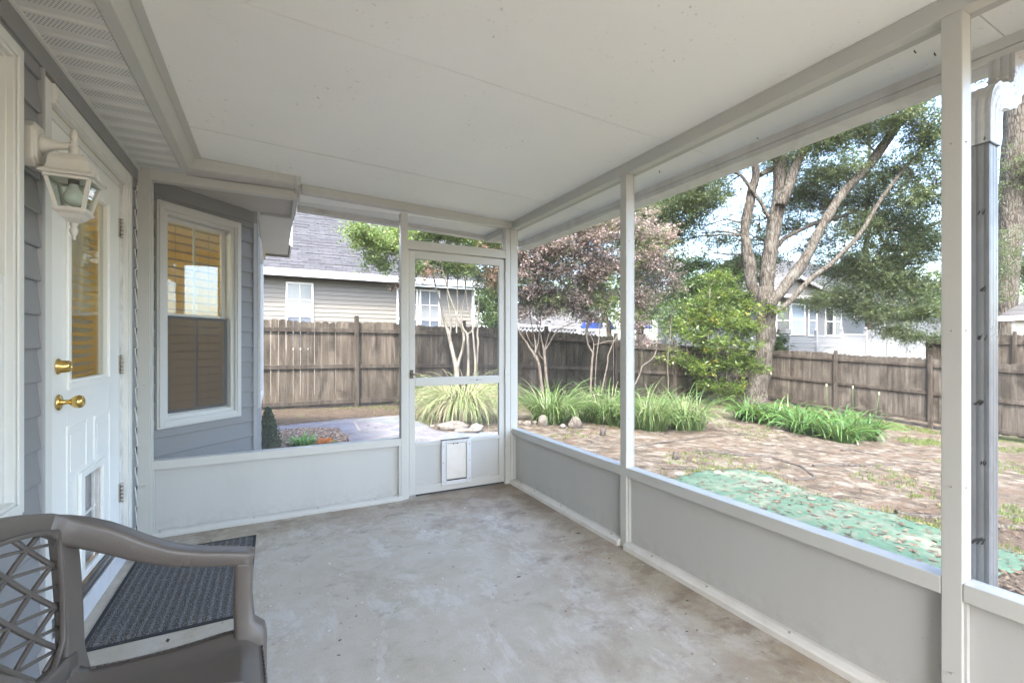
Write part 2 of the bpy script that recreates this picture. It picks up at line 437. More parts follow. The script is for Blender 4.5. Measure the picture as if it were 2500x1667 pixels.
for x in (-.66, -.12, .30, .72, .90): screw(m, x, YB - .004, .038, 'z', .005)
for z in (.35, 1.0, 1.6, 2.2):
    for x in (.95, 1.90, -.74): screw(m, x, YB - .004 if x > 0 else 3.734, z, 'y')
part("screws", m, SCREW, bw, 0)
part("screen", MB().box(-.7015, .9235, YB + .045, YB + .0455, ZS1, 2.33), SCREEN, bw, 0)
part("screen", MB().box(.9775, 1.8715, YB + .045, YB + .0455, 2.12, 2.33), SCREEN, bw, 0)
# the screen door
X0, X1, D0, D1 = .992, 1.864, YB + .012, YB + .044
dm = MB()
st = .050
dm.box(X0, X0 + st, D0, D1, .022, 2.036); dm.box(X1 - st, X1, D0, D1, .022, 2.036)
dm.box(X0 + st, X1 - st, D0, D1, 1.975, 2.036)
dm.box(X0 + st, X1 - st, D0, D1, .918, .986); dm.box(X0 + st, X1 - st, D0, D1, .418, .446); dm.box(X0 + st, X1 - st, D0, D1, .022, .092)
door = part("door", dm, ALU, bw, .0025)
obj("kick_panel", MB().box(X0 + st, X1 - st, D0 + .014, D0 + .018, .09, .42), ALU_PANEL, door)
obj("screen", MB().box(X0 + st, X1 - st, D0 + .02, D0 + .0205, .986, 1.975), SCREEN, door)
obj("screen", MB().box(X0 + st, X1 - st, D0 + .02, D0 + .0205, .446, .918), SCREEN, door)
m = MB().box(X0 + .006, X0 + .034, D0 - .008, D0, .985, 1.055).box(X0 + .012, X0 + .030, D0 - .030, D0 - .008, 1.012, 1.028)
m.bar((X0 + .022, D0 - .026, 1.02), (X0 + .085, D0 - .034, 1.012), .008, .014)
obj("handle", m, plain("bronze_latch", (.10, .085, .07), .35, .8), door, bevel=.002)
m = MB().box(1.585, 1.645, D0 - .002, D0, .946, .962); obj("label_plate", m, plain("grey_sticker", (.42, .42, .42), .4), door)
m = MB().box(1.588, 1.600, D0 - .003, D0 - .002, .950, .959)
for x in (1.53, 1.548, 1.566): screw(m, x, D0, .955, 'y', .003)
obj("screws", m, RUBBER, door)
m = MB()
for z in (.94, 1.02, 1.90, .3): m.box(1.866, 1.888, YB - .006, YB + .002, z - .03, z + .03)
obj("hinge", m, ALU, door, bevel=.002)
obj("door_sweep", MB().box(X0 + .06, X1, D0 + .01, D0 + .02, .006, .022), RUBBER, door)
# pet flap in the screen door
fx0, fx1, fz0, fz1 = 1.268, 1.535, .070, .452
m = MB(); e = .038; y0, y1 = D0 - .016, D0 + .002
m.box(fx0, fx0 + e, y0, y1, fz0, fz1); m.box(fx1 - e, fx1, y0, y1, fz0, fz1); m.box(fx0 + e, fx1 - e, y0, y1, fz1 - .03, fz1); m.box(fx0 + e, fx1 - e, y0, y1, fz0, fz0 + .034)
m.box(fx0 + e, fx0 + e + .006, y0 - .006, y0, fz0 + .034, fz1 - .03); m.box(fx1 - e - .006, fx1 - e, y0 - .006, y0, fz0 + .034, fz1 - .03)
pf = obj("pet_door", m, paint("pet_door_frame", (.62, .63, .63), .45, .15), door, bevel=.003)
pf2 = MB().box(fx0 + e + .006, fx1 - e - .006, y0 + .006, y0 + .010, fz0 + .044, fz1 - .034)
obj("pet_flap", pf2, paint("ivory_flap", (.70, .665, .60), .45, .30, 8, .05, 60, (.45, .38, .25)), door, bevel=.002)
m = MB().box(fx0 - .012, fx1 - .02, y0 - .012, y0 - .001, fz1 + .001, fz1 + .008); m.box(fx0 + e, fx1 - e, y0 + .001, y0 + .004, fz0 + .034, fz0 + .042)
for x in (fx0 + .1, fx0 + .14): m.box(x, x + .006, y0 + .0, y0 + .005, fz1 - .04, fz1 - .03)
obj("pet_door_seal", m, RUBBER, door)
m = MB()
for z in (fz0 + .03, fz0 + .19, fz1 - .05):
    for x in (fx0 + .016, fx1 - .016): screw(m, x, y0, z, 'y', .005)
obj("pet_door_screws", m, SCREW, door)

# side wall
sw = thing("screen_wall", "long screen wall beside the yard, white posts above low panels", "screen wall", (XR, .7, 0))
posts = [(3.70, 3.755), (2.215, 2.271), (.6465, .6997), (-.95, -.895), (YN, YN + .055)]
for i, (a, b) in enumerate(posts):
    if i == 0: m = MB().box(1.922, 1.996, YB - .004, YB + .068, 0, 2.3175)
    else: m = MB().box(XR, 2.004, a, b, 0, 2.3175)
    part("post", m, ALU, sw, .003)
spans = [(2.2715, 3.7505), (.7002, 2.2145), (-.8945, .646), (YN + .0555, -.9505)]
for a, b in spans:
    part("sill", MB().box(XR, 2.008, a, b, ZS0, ZS1), ALU, sw, .003)
    m = MB().box(1.972, 1.978, a, b, .03, ZS0); m.box(1.950, 1.9715, a, a + .006, .042, ZS0); m.box(1.950, 1.9715, b - .006, b, .042, ZS0)
    part("kick_panel", m, ALU_PANEL, sw, 0)
    part("base_rail", MB().prism([(1.912, 0), (2.0, 0), (2.0, .036), (1.945, .042), (1.918, .034), (1.912, .026)], a, b, 'y'), paint("cream_base_rail", (.70, .68, .63), .4, .3, 8, .05, 60, (.34, .28, .2)) if a == spans[0][0] else bpy.data.materials["cream_base_rail"], sw, 0)
    part("screen", MB().box(1.990, 1.9905, a, b, ZS1, 2.3175), SCREEN, sw, 0)
m = MB()
for y in (3.6, 3.35, 2.95, 2.36, 2.0, 1.62, 1.2, .82, .3): screw(m, 1.94, y, .041, 'z', .006)
for z in (.2, .8, 1.3, 1.9): screw(m, 1.96, .6465, z, 'y'); screw(m, 1.96, 2.215, z, 'y'); screw(m, 1.936, .673, z, 'x', .003)
part("screws", m, SCREW, sw, 0)

# ------------------------------------------------------------------ downspout
ds = thing("downspout", "dirty white downspout, pipe toned grey for shade, with an elbow hanging outside the nearest post", "downspout", (2.14, .66, 0))
PIPE = paint("shaded_grimy_downspout", (.24, .245, .245), .32, .5, 5, .08, 30, (.07, .06, .05), False)  # grey base puts the inner face's shade into the colour; grime on top
def corr(cx, cy, hx, hy, z=None):
    """corrugated rectangular section"""
    pts = []
    for (ax, ay, bx, by) in ((-1, -1, 1, -1), (1, -1, 1, 1), (1, 1, -1, 1), (-1, 1, -1, -1)):
        for k in range(9):
            t = k / 9; d = 1 - .07 * (1 if k % 3 == 1 else 0)
            pts.append((cx + (ax + (bx - ax) * t) * hx * (d if ax == bx else 1), cy + (ay + (by - ay) * t) * hy * (d if ay == by else 1)))
    return pts
def pipe_ring(c, d, hx, hy):
    d = Vector(d).normalized(); sy = Vector((0, 1, 0)); q = sy.cross(d).normalized()
    return [Vector(c) + q * a + sy * b for a, b in corr(0, 0, hx, hy)]
m = MB().rings([pipe_ring((2.150 + .0, .668, z), (0, 0, 1), .036, .030) for z in (-.02, .6, 1.2, 2.0)], True, 0, False)
obj("pipe", m, PIPE, ds)
path = [(2.150, .668, 1.93), (2.150, .668, 2.03), (2.158, .669, 2.065), (2.178, .670, 2.092), (2.210, .672, 2.108), (2.30, .676, 2.128), (2.345, .678, 2.142), (2.375, .679, 2.165), (2.395, .68, 2.20), (2.40, .68, 2.235), (2.40, .68, 2.305)]
rs = []
for i in range(len(path) - 1):
    a, b = Vector(path[i]), Vector(path[i + 1]); n_ = 3
    for k in range(n_ + (i == len(path) - 2)):
        p = a.lerp(b, k / n_); d = (Vector(path[min(i + 1, len(path) - 1)]) - Vector(path[max(i - 1, 0)])) if k == 0 else b - a
        bulge = 1.06 + (.07 if (k % 2 == 0 and 2 <= i <= 8) else 0)
        rs.append(pipe_ring(p, d, .040 * bulge, .033 * bulge))
obj("elbow", MB().rings(rs, True, 0, False), paint("white_elbow", (.62, .62, .61), .3, .3, 14, .05, 60, (.2, .18, .15)), ds)
m = MB().box(2.110, 2.190, .633, .703, 1.926, 1.930); obj("joint_band", m, plain("pipe_joint", (.12, .12, .12), .5), ds)
# lichen and leaf bits caught on the pipe
for (z, yy, L_) in ((1.95, .636, .05), (1.70, .637, .03), (1.44, .636, .05), (1.28, .637, .04), (1.06, .636, .06), (.86, .637, .03), (.60, .637, .09)):
    m = MB()
    for k in range(5):
        a = random.uniform(-1.4, .3); l = L_ * random.uniform(.12, .4); x = 2.112; y = .640 + random.uniform(0, .02)
        m.face([(x - .001, y, z + k * .004), (x - .003, y + l * .5, z - .006 + l * math.sin(a) * .5), (x - .002, y + l * .9, z + l * math.sin(a)), (x - .001, y + l * .4, z + .008 + l * math.sin(a) * .4)])
    obj("stain", m, bpy.data.materials.get("black_grime") or plain("black_grime", (.03, .027, .022), .9), ds)
# ------------------------------------------------------------------ the house on the left
hs = thing("house", "grey sided house with a white back door and bay window along the porch", "house", (-.79, 3, 0))
PITCH, PH = .126, 1.241
def siding(m, A, d, nrm, s0, s1, z0, z1, ox=.013, pitch=PITCH, ph=PH):
    """lapped siding on the wall through A (2-D), running along d, facing nrm"""
    k = math.floor((z0 - ph) / pitch)
    while ph + k * pitch < z1:
        a, b = max(z0, ph + k * pitch), min(z1, ph + (k + 1) * pitch)
        if b - a > .004:
            fa = 1 - (a - (ph + k * pitch)) / pitch; fb = 1 - (b - (ph + k * pitch)) / pitch
            oa, ob = ox * fa + .001, ox * fb + .001
            def pt(s, o, z): return (A[0] + d[0] * s + nrm[0] * o, A[1] + d[1] * s + nrm[1] * o, z)
            # a softly rounded butt at the bottom of each course
            lip = min(.006, (b - a) * .4)
            m.face([pt(s0, .0, a), pt(s1, .0, a), pt(s1, oa * .85, a), pt(s0, oa * .85, a)])
            m.face([pt(s0, oa * .85, a), pt(s1, oa * .85, a), pt(s1, oa, a + lip), pt(s0, oa, a + lip)])
            m.face([pt(s0, oa, a + lip), pt(s1, oa, a + lip), pt(s1, ob, b), pt(s0, ob, b)])
            m.face([pt(s0, 0, a), pt(s0, oa * .85, a), pt(s0, oa, a + lip), pt(s0, ob, b)]); m.face([pt(s1, ob, b), pt(s1, oa, a + lip), pt(s1, oa * .85, a), pt(s1, 0, a)])
        k += 1
    return m
W1 = (1.10, 2.17, .675, 2.262)         # window left of the door: Y range, Z range (outside of casing)
DC = (2.373, 3.545)                    # outside of the door casing
ZT = 2.303
m = MB(); A, d_, n_ = (XW, 0), (0, 1), (1, 0)
siding(m, A, d_, n_, YN, W1[0], -.05, ZT); siding(m, A, d_, n_, W1[0], W1[1], -.05, W1[2]); siding(m, A, d_, n_, W1[0], W1[1], W1[3], ZT)
siding(m, A, d_, n_, W1[1], DC[0] - .014, -.05, ZT); siding(m, A, d_, n_, DC[1], 3.90, -.05, ZT)
# bay: diagonal wall, front wall, return wall
BA = Vector((-.79, 3.90)); BB = Vector((-.14, 4.55)); bd = (BB - BA).normalized(); bn = Vector((bd.y, -bd.x)); BL = (BB - BA).length
bw0, bw1 = .085, .757
siding(m, BA, bd, bn, 0, bw0, -.1, 2.30); siding(m, BA, bd, bn, bw0, bw1, -.1, W1[2]); siding(m, BA, bd, bn, bw0, bw1, W1[3], 2.30); siding(m, (-.14, 0), (0, 1), (1, 0), 4.86, 6.2, W1[3], 2.30); siding(m, BA, bd, bn, bw1, BL, -.1, 2.30)
siding(m, (-.14, 0), (0, 1), (1, 0), 4.55, 4.86, -.1, 2.30); siding(m, (-.14, 0), (0, 1), (1, 0), 4.86, 6.2, -.1, W1[2]); siding(m, (-.14, 0), (0, 1), (1, 0), 6.2, 6.5, -.1, 2.30)
siding(m, (-.14, 6.5), (-.7071, .7071), (.7071, .7071), 0, .92, -.1, 2.30)
siding(m, (XW, 0), (0, 1), (1, 0), 7.15, 7.6, -.1, 2.30)
obj("siding", m, GREYSID, hs)
m = MB().box(XW, XW + .018, YN, 3.90, ZT, 2.401)
def wallbox(m, A, d, n, s0, s1, o0, o1, z0, z1):
    c = [(A[0] + d[0] * s + n[0] * o, A[1] + d[1] * s + n[1] * o) for s, o in ((s0, o0), (s0, o1), (s1, o1), (s1, o0))]
    return m.hexa([(*c[0], z0), (*c[1], z0), (*c[2], z0), (*c[3], z0), (*c[0], z1), (*c[1], z1), (*c[2], z1), (*c[3], z1)])
wallbox(m, BA, bd, bn, .02, BL, 0, .016, 2.30, 2.47)
m.box(-.14, -.124, 4.56, 6.5, 2.30, 2.47)
obj("frieze_board", m, GREYTRIM, hs, bevel=.003)
TR_ = paint("pale_grey_trim", (.38, .38, .38), .5, .08)
m = MB().box(-.142, -.118, 4.535, 4.575, -.1, 2.30); wallbox(m, BA, bd, bn, BL - .035, BL + .006, 0, .022, -.1, 2.30); obj("trim", m, TR_, hs, bevel=.003)
obj("trim", MB().box(XW, XW + .02, 3.60, 3.612, -.02, 2.30), TR_, hs)
m = MB()
m.box(XW, XW + .022, DC[0] - .014, DC[0] - .0005, 0, 2.30)
obj("trim", m, TR_, hs, bevel=.003)
# caulk bead between siding and porch post
m = MB(); pts = []; z = .02
while z < 2.28:
    ph_ = ((z - PH) % PITCH) / PITCH
    pts.append((XW + .004 + .014 * (1 - ph_), 3.727 + .004 * math.sin(z * 40), z)); z += .012
m.tube(pts, [.0045 + .0018 * mnoise.noise(Vector(p) * 18) for p in pts], 6)
obj("caulk_bead", m, VINYL, hs)
# inner skin of the walls so the room behind is closed
m = MB()
for (a, b, z0, z1) in ((YN, 1.13, -.1, 2.5), (1.13, 2.14, -.1, .70), (1.13, 2.14, 2.24, 2.5), (2.14, 2.44, -.1, 2.5), (2.44, 3.4775, 2.2045, 2.5), (3.4775, 3.9, -.1, 2.5), (7.15, 7.6, -.1, 2.5)):
    m.box(XW - .045, XW - .001, a, b, z0, z1)
wallbox(m, BA, bd, bn, -.0, .13, -.09, -.001, -.1, 2.5); wallbox(m, BA, bd, bn, .13, .71, -.09, -.001, -.1, .73); wallbox(m, BA, bd, bn, .13, .71, -.09, -.001, 2.21, 2.5); wallbox(m, BA, bd, bn, .71, BL, -.09, -.001, -.1, 2.5)
m.box(-.23, -.141, 4.55, 4.92, -.1, 2.5); m.box(-.23, -.141, 4.92, 6.14, -.1, .73); m.box(-.23, -.141, 4.92, 6.14, 2.21, 2.5); m.box(-.23, -.141, 6.14, 6.5, -.1, 2.5)
wallbox(m, (-.14, 6.5), (-.7071, .7071), (.7071, .7071), 0, .92, -.09, -.001, -.1, 2.5)
obj("wall", m, plain("plaster_wall", (.66, .50, .12), .8), hs)
m = MB().box(-5.2, -5.1, YN, 7.6, -.1, 2.5).box(-5.1, -.88, 7.5, 7.6, -.1, 2.5).box(-5.1, -.88, YN, YN + .1, -.1, 2.5)
obj("inner_wall", m, plain("ochre_wall", (.80, .64, .22), .8), hs)
m = MB().box(-5.2, -.1, YN, 7.6, 2.50, 2.56).box(-5.2, -.15, YN, 7.6, -.2, -.02)
obj("inner_ceiling", m, plain("warm_plaster", (.78, .68, .45), .8), hs)
# roof over the house: a low slope rising away from the porch
m = MB().hexa([(-.47, YN - .3, 2.50), (-.47, 7.9, 2.50), (-5.6, 7.9, 4.6), (-5.6, YN - .3, 4.6), (-.47, YN - .3, 2.58), (-.47, 7.9, 2.58), (-5.6, 7.9, 4.7), (-5.6, YN - .3, 4.7)])
m.hexa([(-10.6, YN - .3, 2.50), (-10.6, 7.9, 2.50), (-5.6, 7.9, 4.6), (-5.6, YN - .3, 4.6), (-10.6, YN - .3, 2.58), (-10.6, 7.9, 2.58), (-5.6, 7.9, 4.7), (-5.6, YN - .3, 4.7)][::1])
def shingles(name, c1, c2, c3, scale=1.):
    k = NT(name)
    br = k.n("TexBrick", i_Vector=k.map((1, 1, 1)), i_Scale=1.0, i_Color1=(*c1, 1), i_Color2=(*c2, 1), i_Mortar=(*c3, 1))
    br.inputs["Mortar Size"].default_value = .012; br.inputs["Brick Width"].default_value = .30; br.inputs["Row Height"].default_value = .145
    br.inputs["Bias"].default_value = 0; br.offset = .37
    return k, br
def shinglemat(name, c1, c2, c3, plane='xz', sy=1.):
    k = NT(name); sep = k.n("SeparateXYZ", i_Vector=k.co())
    cmb = k.n("CombineXYZ"); 
    a, b = {'xz': ("X", "Z"), 'yz': ("Y", "Z"), 'xy': ("X", "Y")}[plane]
    k.t.links.new(sep.outputs[a], cmb.inputs[0]); k.set(cmb, 1, k.math('MULTIPLY', sep.outputs[b], sy))
    br = k.n("TexBrick", i_Vector=cmb.outputs[0], i_Scale=1.0, i_Color1=(*c1, 1), i_Color2=(*c2, 1), i_Mortar=(*c3, 1))
    br.inputs["Mortar Size"].default_value = .011; br.inputs["Mortar Smooth"].default_value = .4
    br.inputs["Brick Width"].default_value = .28; br.inputs["Row Height"].default_value = .145; br.offset = .37
    c = k.mix(k.math('MULTIPLY', k.noise(1.2, 5, .6), .5), br.outputs[0], tuple(x * .75 for x in c1))
    c = k.mix(1., c, k.ramp(k.noise(60, 3), [(.3, .75), (.7, 1.2)]), 'MULTIPLY')
    return k.done(k.bsdf(c, .9, 0, k.bump(k.math('SUBTRACT', 1., br.outputs[1]), .5, .02), .2))
obj("roof", m, shinglemat("house_shingles", (.13, .125, .13), (.17, .165, .175), (.06, .06, .06), 'yz'), hs)
m = MB().box(-10.5, -5.3, YN, 7.6, -.3, 2.5); obj("far_wing", m, GREYSID, hs)

# soffit with perforated bands
def soffitmat():
    k = NT("perforated_soffit"); sep = k.n("SeparateXYZ", i_Vector=k.n("TexCoord").outputs["Object"])
    X, Y = sep.outputs["X"], sep.outputs["Y"]
    g = k.noise(3, 4)
    P_ = .1315
    fy = k.math('FRACT', k.math('DIVIDE', k.math('ADD', Y, 13.15 + 3 - 2.258), P_))      # root sits at y = 3
    band = k.math('MULTIPLY', k.math('GREATER_THAN', fy, .36), k.math('LESS_THAN', fy, .80))
    rowf = k.math('DIVIDE', k.math('ADD', Y, 10.), .0098); row = k.math('FLOOR', rowf)
    off = k.math('MULTIPLY', k.math('MODULO', row, 2.), .5)
    colf = k.math('ADD', k.math('DIVIDE', k.math('ADD', X, 10.), .0125), off)
    dx = k.math('ABSOLUTE', k.math('SUBTRACT', k.math('FRACT', colf), .5)); dy = k.math('ABSOLUTE', k.math('SUBTRACT', k.math('FRACT', rowf), .5))
    hole = k.math('MULTIPLY', k.math('LESS_THAN', dx, .2), k.math('LESS_THAN', dy, .27))
    # every fifth pair of rows is left blank, as on the pressed panels
    f = k.math('MULTIPLY', hole, band)
    c = k.mix(k.math('MULTIPLY', f, .8), (.68, .68, .645), (.10, .10, .09))
    c = k.mix(k.math('MULTIPLY', k.ramp(g, [(.5, 0.), (.8, 1.)]), .15), c, (.45, .42, .35))
    return k.done(k.bsdf(c, .45, 0, None, .4))
SOFF = soffitmat()
m = MB(); y = 2.258 - .1315 * 36
while y < 3.74:
    a, b = y, y + .1315
    e0, e1 = max(a, YN), min(b, 3.752)
    if e1 - e0 > .02:
        # V groove then flat board
        m.face([(-.771, e0, 2.392), (-.771, min(e0 + .010, e1), 2.402), (-.512, min(e0 + .010, e1), 2.402), (-.512, e0, 2.392)])
        m.face([(-.771, min(e0 + .010, e1), 2.402), (-.771, min(e0 + .030, e1), 2.402), (-.512, min(e0 + .030, e1), 2.402), (-.512, min(e0 + .010, e1), 2.402)])
        m.face([(-.771, min(e0 + .030, e1), 2.402), (-.771, min(e0 + .036, e1), 2.394), (-.512, min(e0 + .036, e1), 2.394), (-.512, min(e0 + .030, e1), 2.402)])
        m.face([(-.771, min(e0 + .036, e1), 2.394), (-.771, e1, 2.392), (-.512, e1, 2.392), (-.512, min(e0 + .036, e1), 2.394)])
    y += .1315
m.box(-.80, -.50, YN, 3.75, 2.406, 2.412)
obj("soffit", m, SOFF, hs)
m = MB().box(-.772, -.760, YN, 3.752, 2.381, 2.391)
obj("soffit_channel", m, VINYL, hs)
# fascia above the soffit edge and flashing where the porch ceiling meets it
m = MB()
m.prism([(-.522, 2.386), (-.478, 2.386), (-.450, 2.466), (-.452, 2.492), (-.53, 2.492), (-.53, 2.392)], YN, 3.598)
m.prism([(-.4495, 2.462), (-.440, 2.464), (-.415, 2.4685), (-.415, 2.4715), (-.4495, 2.47)], YN, 3.597)
m.box(-.5225, -.4755, YN, 2.36, 2.3835, 2.3858)
obj("fascia", m, ALU, hs, bevel=.002)
m = MB().box(-.479, .135, 3.600, 3.612, 2.396, 2.470); m.box(.1355, .172, 3.598, 4.50, 2.392, 2.466); m.box(-.5, .17, 3.594, 3.5995, 2.460, 2.4655)
obj("fascia", m, ALU, hs, bevel=.002)
m = MB()
yy = 3.613
m.box(-.771, .135, 3.613, 3.756, 2.397, 2.400)
for k in range(6):
    a = 3.82 + k * .115
    m.face([(-.771, a, 2.398), (-.771, a + .105, 2.394), (.135, a + .105, 2.394), (.135, a, 2.398)]); m.face([(-.771, a + .105, 2.394), (-.771, a + .115, 2.404), (.135, a + .115, 2.404), (.135, a + .105, 2.394)])
obj("bay_soffit", m, paint("bay_soffit_vinyl", (.60, .56, .52), .5, .2, 6), hs)
m = MB().box(.1355, .16, 3.82, 4.51, 2.36, 2.3915); m.box(-.1, .165, 4.5105, 4.53, 2.37, 2.47)
m.box(-.79, .17, 3.6, 6.9, 2.474, 2.49)
obj("bay_eave", m, VINYL, hs)
# the next eave along, seen past the bay
m = MB().box(-1.2, .20, 6.60, 6.62, 2.556, 2.92); m.box(.2005, .215, 6.60, 7.6, 2.54, 2.92)
obj("far_fascia", m, paint("far_fascia_white", (.72, .74, .76), .4, .05), hs)
m = MB()
for k in range(9): 
    a = 6.622 + k * .11; m.box(-1.2, .20, a, a + .098, 2.556, 2.562)
obj("far_soffit", m, BEIGESID, hs)
m = MB().box(-1.2, .2, 6.62, 7.62, 2.60, 2.61); obj("far_backing", m, GREYTRIM, hs)

# ------------------------------------------------------------------ windows
def window(A, d, n, s0, s1, z0, z1, glow=True, cas=.055, shallow=False, grid=0, blinds=True, frac=.5, name="window", smat=None):
    """double-hung window; A point, d along, n outward"""
    smat = smat or VINYL
    def wb(m, a, b, o0, o1, c, e): return wallbox(m, A, d, n, a, b, o0, o1, c, e)
    m = MB()
    for (a, b, c, e) in ((s0, s0 + cas, z0, z1), (s1 - cas, s1, z0, z1), (s0 + cas, s1 - cas, z1 - cas, z1), (s0 + cas, s1 - cas, z0, z0 + cas)):
        wb(m, a, b, .0, .030, c, e)
    i = .012
    for (a, b, c, e) in ((s0 + i, s0 + cas - i, z0 + i, z1 - i), (s1 - cas + i, s1 - i, z0 + i, z1 - i), (s0 + cas - i, s1 - cas + i, z1 - cas + i, z1 - i), (s0 + cas - i, s1 - cas + i, z0 + i, z0 + cas - i)):
        wb(m, a, b, .0305, .038, c, e)
    # jamb liner
    j = .006 if shallow else .03
    for (a, b, c, e) in ((s0 + cas, s0 + cas + j, z0 + cas, z1 - cas), (s1 - cas - j, s1 - cas, z0 + cas, z1 - cas), (s0 + cas + j, s1 - cas - j, z1 - cas - j, z1 - cas), (s0 + cas + j, s1 - cas - j, z0 + cas, z0 + cas + j)):
        wb(m, a, b, -.07, .012, c, e)
    root = obj(name, m, smat, hs, bevel=.0025)
    a0, a1, c0, c1 = s0 + cas + j, s1 - cas - j, z0 + cas + j, z1 - cas - j
    zm = c0 + (c1 - c0) * frac; r = .022 if shallow else .032
    for (lo, hi, oo) in ((c0, zm + .012, -.020 + .03 * shallow), (zm - .012, c1, -.048 + .03 * shallow)):
        f = MB()
        wb(f, a0, a0 + r, oo - .02, oo, lo, hi); wb(f, a1 - r, a1, oo - .02, oo, lo, hi); wb(f, a0 + r, a1 - r, oo - .02, oo, hi - r, hi); wb(f, a0 + r, a1 - r, oo - .02, oo, lo, lo + r)
        obj("sash", f, smat, root, bevel=.002)
        g = MB(); wb(g, a0 + r, a1 - r, oo - .012, oo - .009, lo + r, hi - r); obj("glass", g, GLASS, root)
        if grid:
            g = MB(); wdt = (a1 - a0 - 2 * r) / 2
            wb(g, a0 + r + wdt - .008, a0 + r + wdt + .008, oo - .018, oo - .013, lo + r, hi - r)
            if grid > 1: wb(g, a0 + r, a1 - r, oo - .018, oo - .0135, (lo + hi) / 2 - .008, (lo + hi) / 2 + .008)
            obj("muntin", g, smat, root)
    f = MB(); wb(f, a0 + .012, a1 - .012, -.008 + .02 * shallow, -.0075 + .02 * shallow, c0 + .01, zm) if not shallow else wb(f, a0 + r, a1 - r, -.003, -.0025, c0 + r, zm - r); obj("insect_screen", f, SCREEN_D, root)
    if blinds:
        f = MB(); z = c0 + .02
        nz = 0
        while z < c1 - .02:
            p = [(A[0] + d[0] * s + n[0] * o, A[1] + d[1] * s + n[1] * o, zz) for s, o, zz in ((a0 + .01, -.085, z + .001), (a1 - .01, -.085, z + .001), (a1 - .01, -.12, z - .002), (a0 + .01, -.12, z - .002))]
            f.face(p); f.face([(q[0], q[1], q[2] - .005) for q in p[::-1]]); f.face([p[0], p[1], (*p[1][:2], p[1][2] - .005), (*p[0][:2], p[0][2] - .005)]); z += .062
        for s in (a0 + .12, a1 - .12): wb(f, s, s + .003, -.083, -.081, c0, c1)
        obj("blind", f, plain("blind_slat_" + name, (.34, .32, .28) if glow else (.7, .7, .68), .5), root)
    return root
window((XW, 0), (0, 1), (1, 0), W1[0], W1[1], W1[2], W1[3], cas=.060, shallow=True)
wd = window(BA, bd, bn, bw0, bw1, .675, 2.262, grid=1); wd["label"] = "bay window with yellow light behind its blinds"
window((-.14, 0), (0, 1), (1, 0), 4.86, 6.2, .675, 2.262)
# warm room: a lamp hangs inside
k = NT("lit_glass_shade"); em = k.n("Emission", i_Color=(1, .72, .36, 1), i_Strength=1.6); LIT = k.done(em)
cl = thing("chandelier", "lit chandelier seen through the glass of the white back door", "chandelier", (-1.9, 4.2, 2.5))
obj("rod", MB().tube([(-1.9, 4.2, 2.5), (-1.9, 4.2, 2.0)], .008, 8), BRASS, cl)
for kx in range(5):
    a = kx * 1.2566; c_, s_ = math.cos(a), math.sin(a)
    obj("arm", MB().tube([(-1.9, 4.2, 2.0), (-1.9 + .1 * c_, 4.2 + .1 * s_, 1.93), (-1.9 + .2 * c_, 4.2 + .2 * s_, 1.95), (-1.9 + .22 * c_, 4.2 + .22 * s_, 2.0)], .007, 6), BRASS, cl)
    obj("lamp_shade", MB().lathe([(.002, 0), (.03, .005), (.045, .05), (.05, .09)], (-1.9 + .22 * c_, 4.2 + .22 * s_, 2.0), 12), LIT, cl)
for (x, y, z, e) in ((-1.9, 4.2, 1.9, 5.0), (-2.6, 1.4, 2.2, 1.8)):
    L = bpy.data.lights.new("room_lamp", 'POINT'); L.energy = e; L.color = (1, .86, .62); L.shadow_soft_size = .15
    o = bpy.data.objects.new("room_lamp", L); COL.objects.link(o); o.location = (x, y, z)
# a cabinet and window trim inside so the glass shows something
it = thing("cabinet", "dark cabinet standing inside the lit room behind the door glass", "cabinet", (-3.2, 4.8, 0))
obj("body", MB().box(-3.6, -2.6, 4.6, 5.1, 0, .85), plain("cabinet_wood", (.12, .06, .03), .4), it, bevel=.01)
obj("top", MB().box(-3.63, -2.57, 4.57, 5.1, .851, .88), plain("cabinet_top", (.5, .46, .4), .3), it)

# ------------------------------------------------------------------ back door
m = MB()
cz = 2.285
m.box(XW, XW + .017, DC[0], 2.446, .06, cz)                              # left casing, thin
m.box(XW, XW + .026, 3.478, DC[1], .06, cz); m.box(XW + .0262, XW + .032, 3.49, 3.535, .06, cz - .01)
m.box(XW, XW + .026, 2.4465, 3.4775, 2.205, cz); m.box(XW + .0262, XW + .032, 2.4465, 3.4775, 2.218, cz - .012)
m.box(XW - .08, XW - .041, 2.44, 3.4775, 2.14, 2.2045); m.box(XW - .08, XW - .041, 2.40, 2.47, .1, 2.2); m.box(XW - .08, XW - .041, 3.39, 3.4775, .1, 2.2); m.box(XW - .08, XW - .041, 2.44, 3.47, .1, .17); m.box(XW - .04, XW + .0, 3.4145, 3.4775, .10, 2.2045); m.box(XW - .04, XW + .0, 2.44, 2.446, .10, 2.2045); m.box(XW - .04, XW, 2.4465, 3.414, 2.165, 2.2045)
obj("door_frame", m, VINYL, hs, bevel=.003)
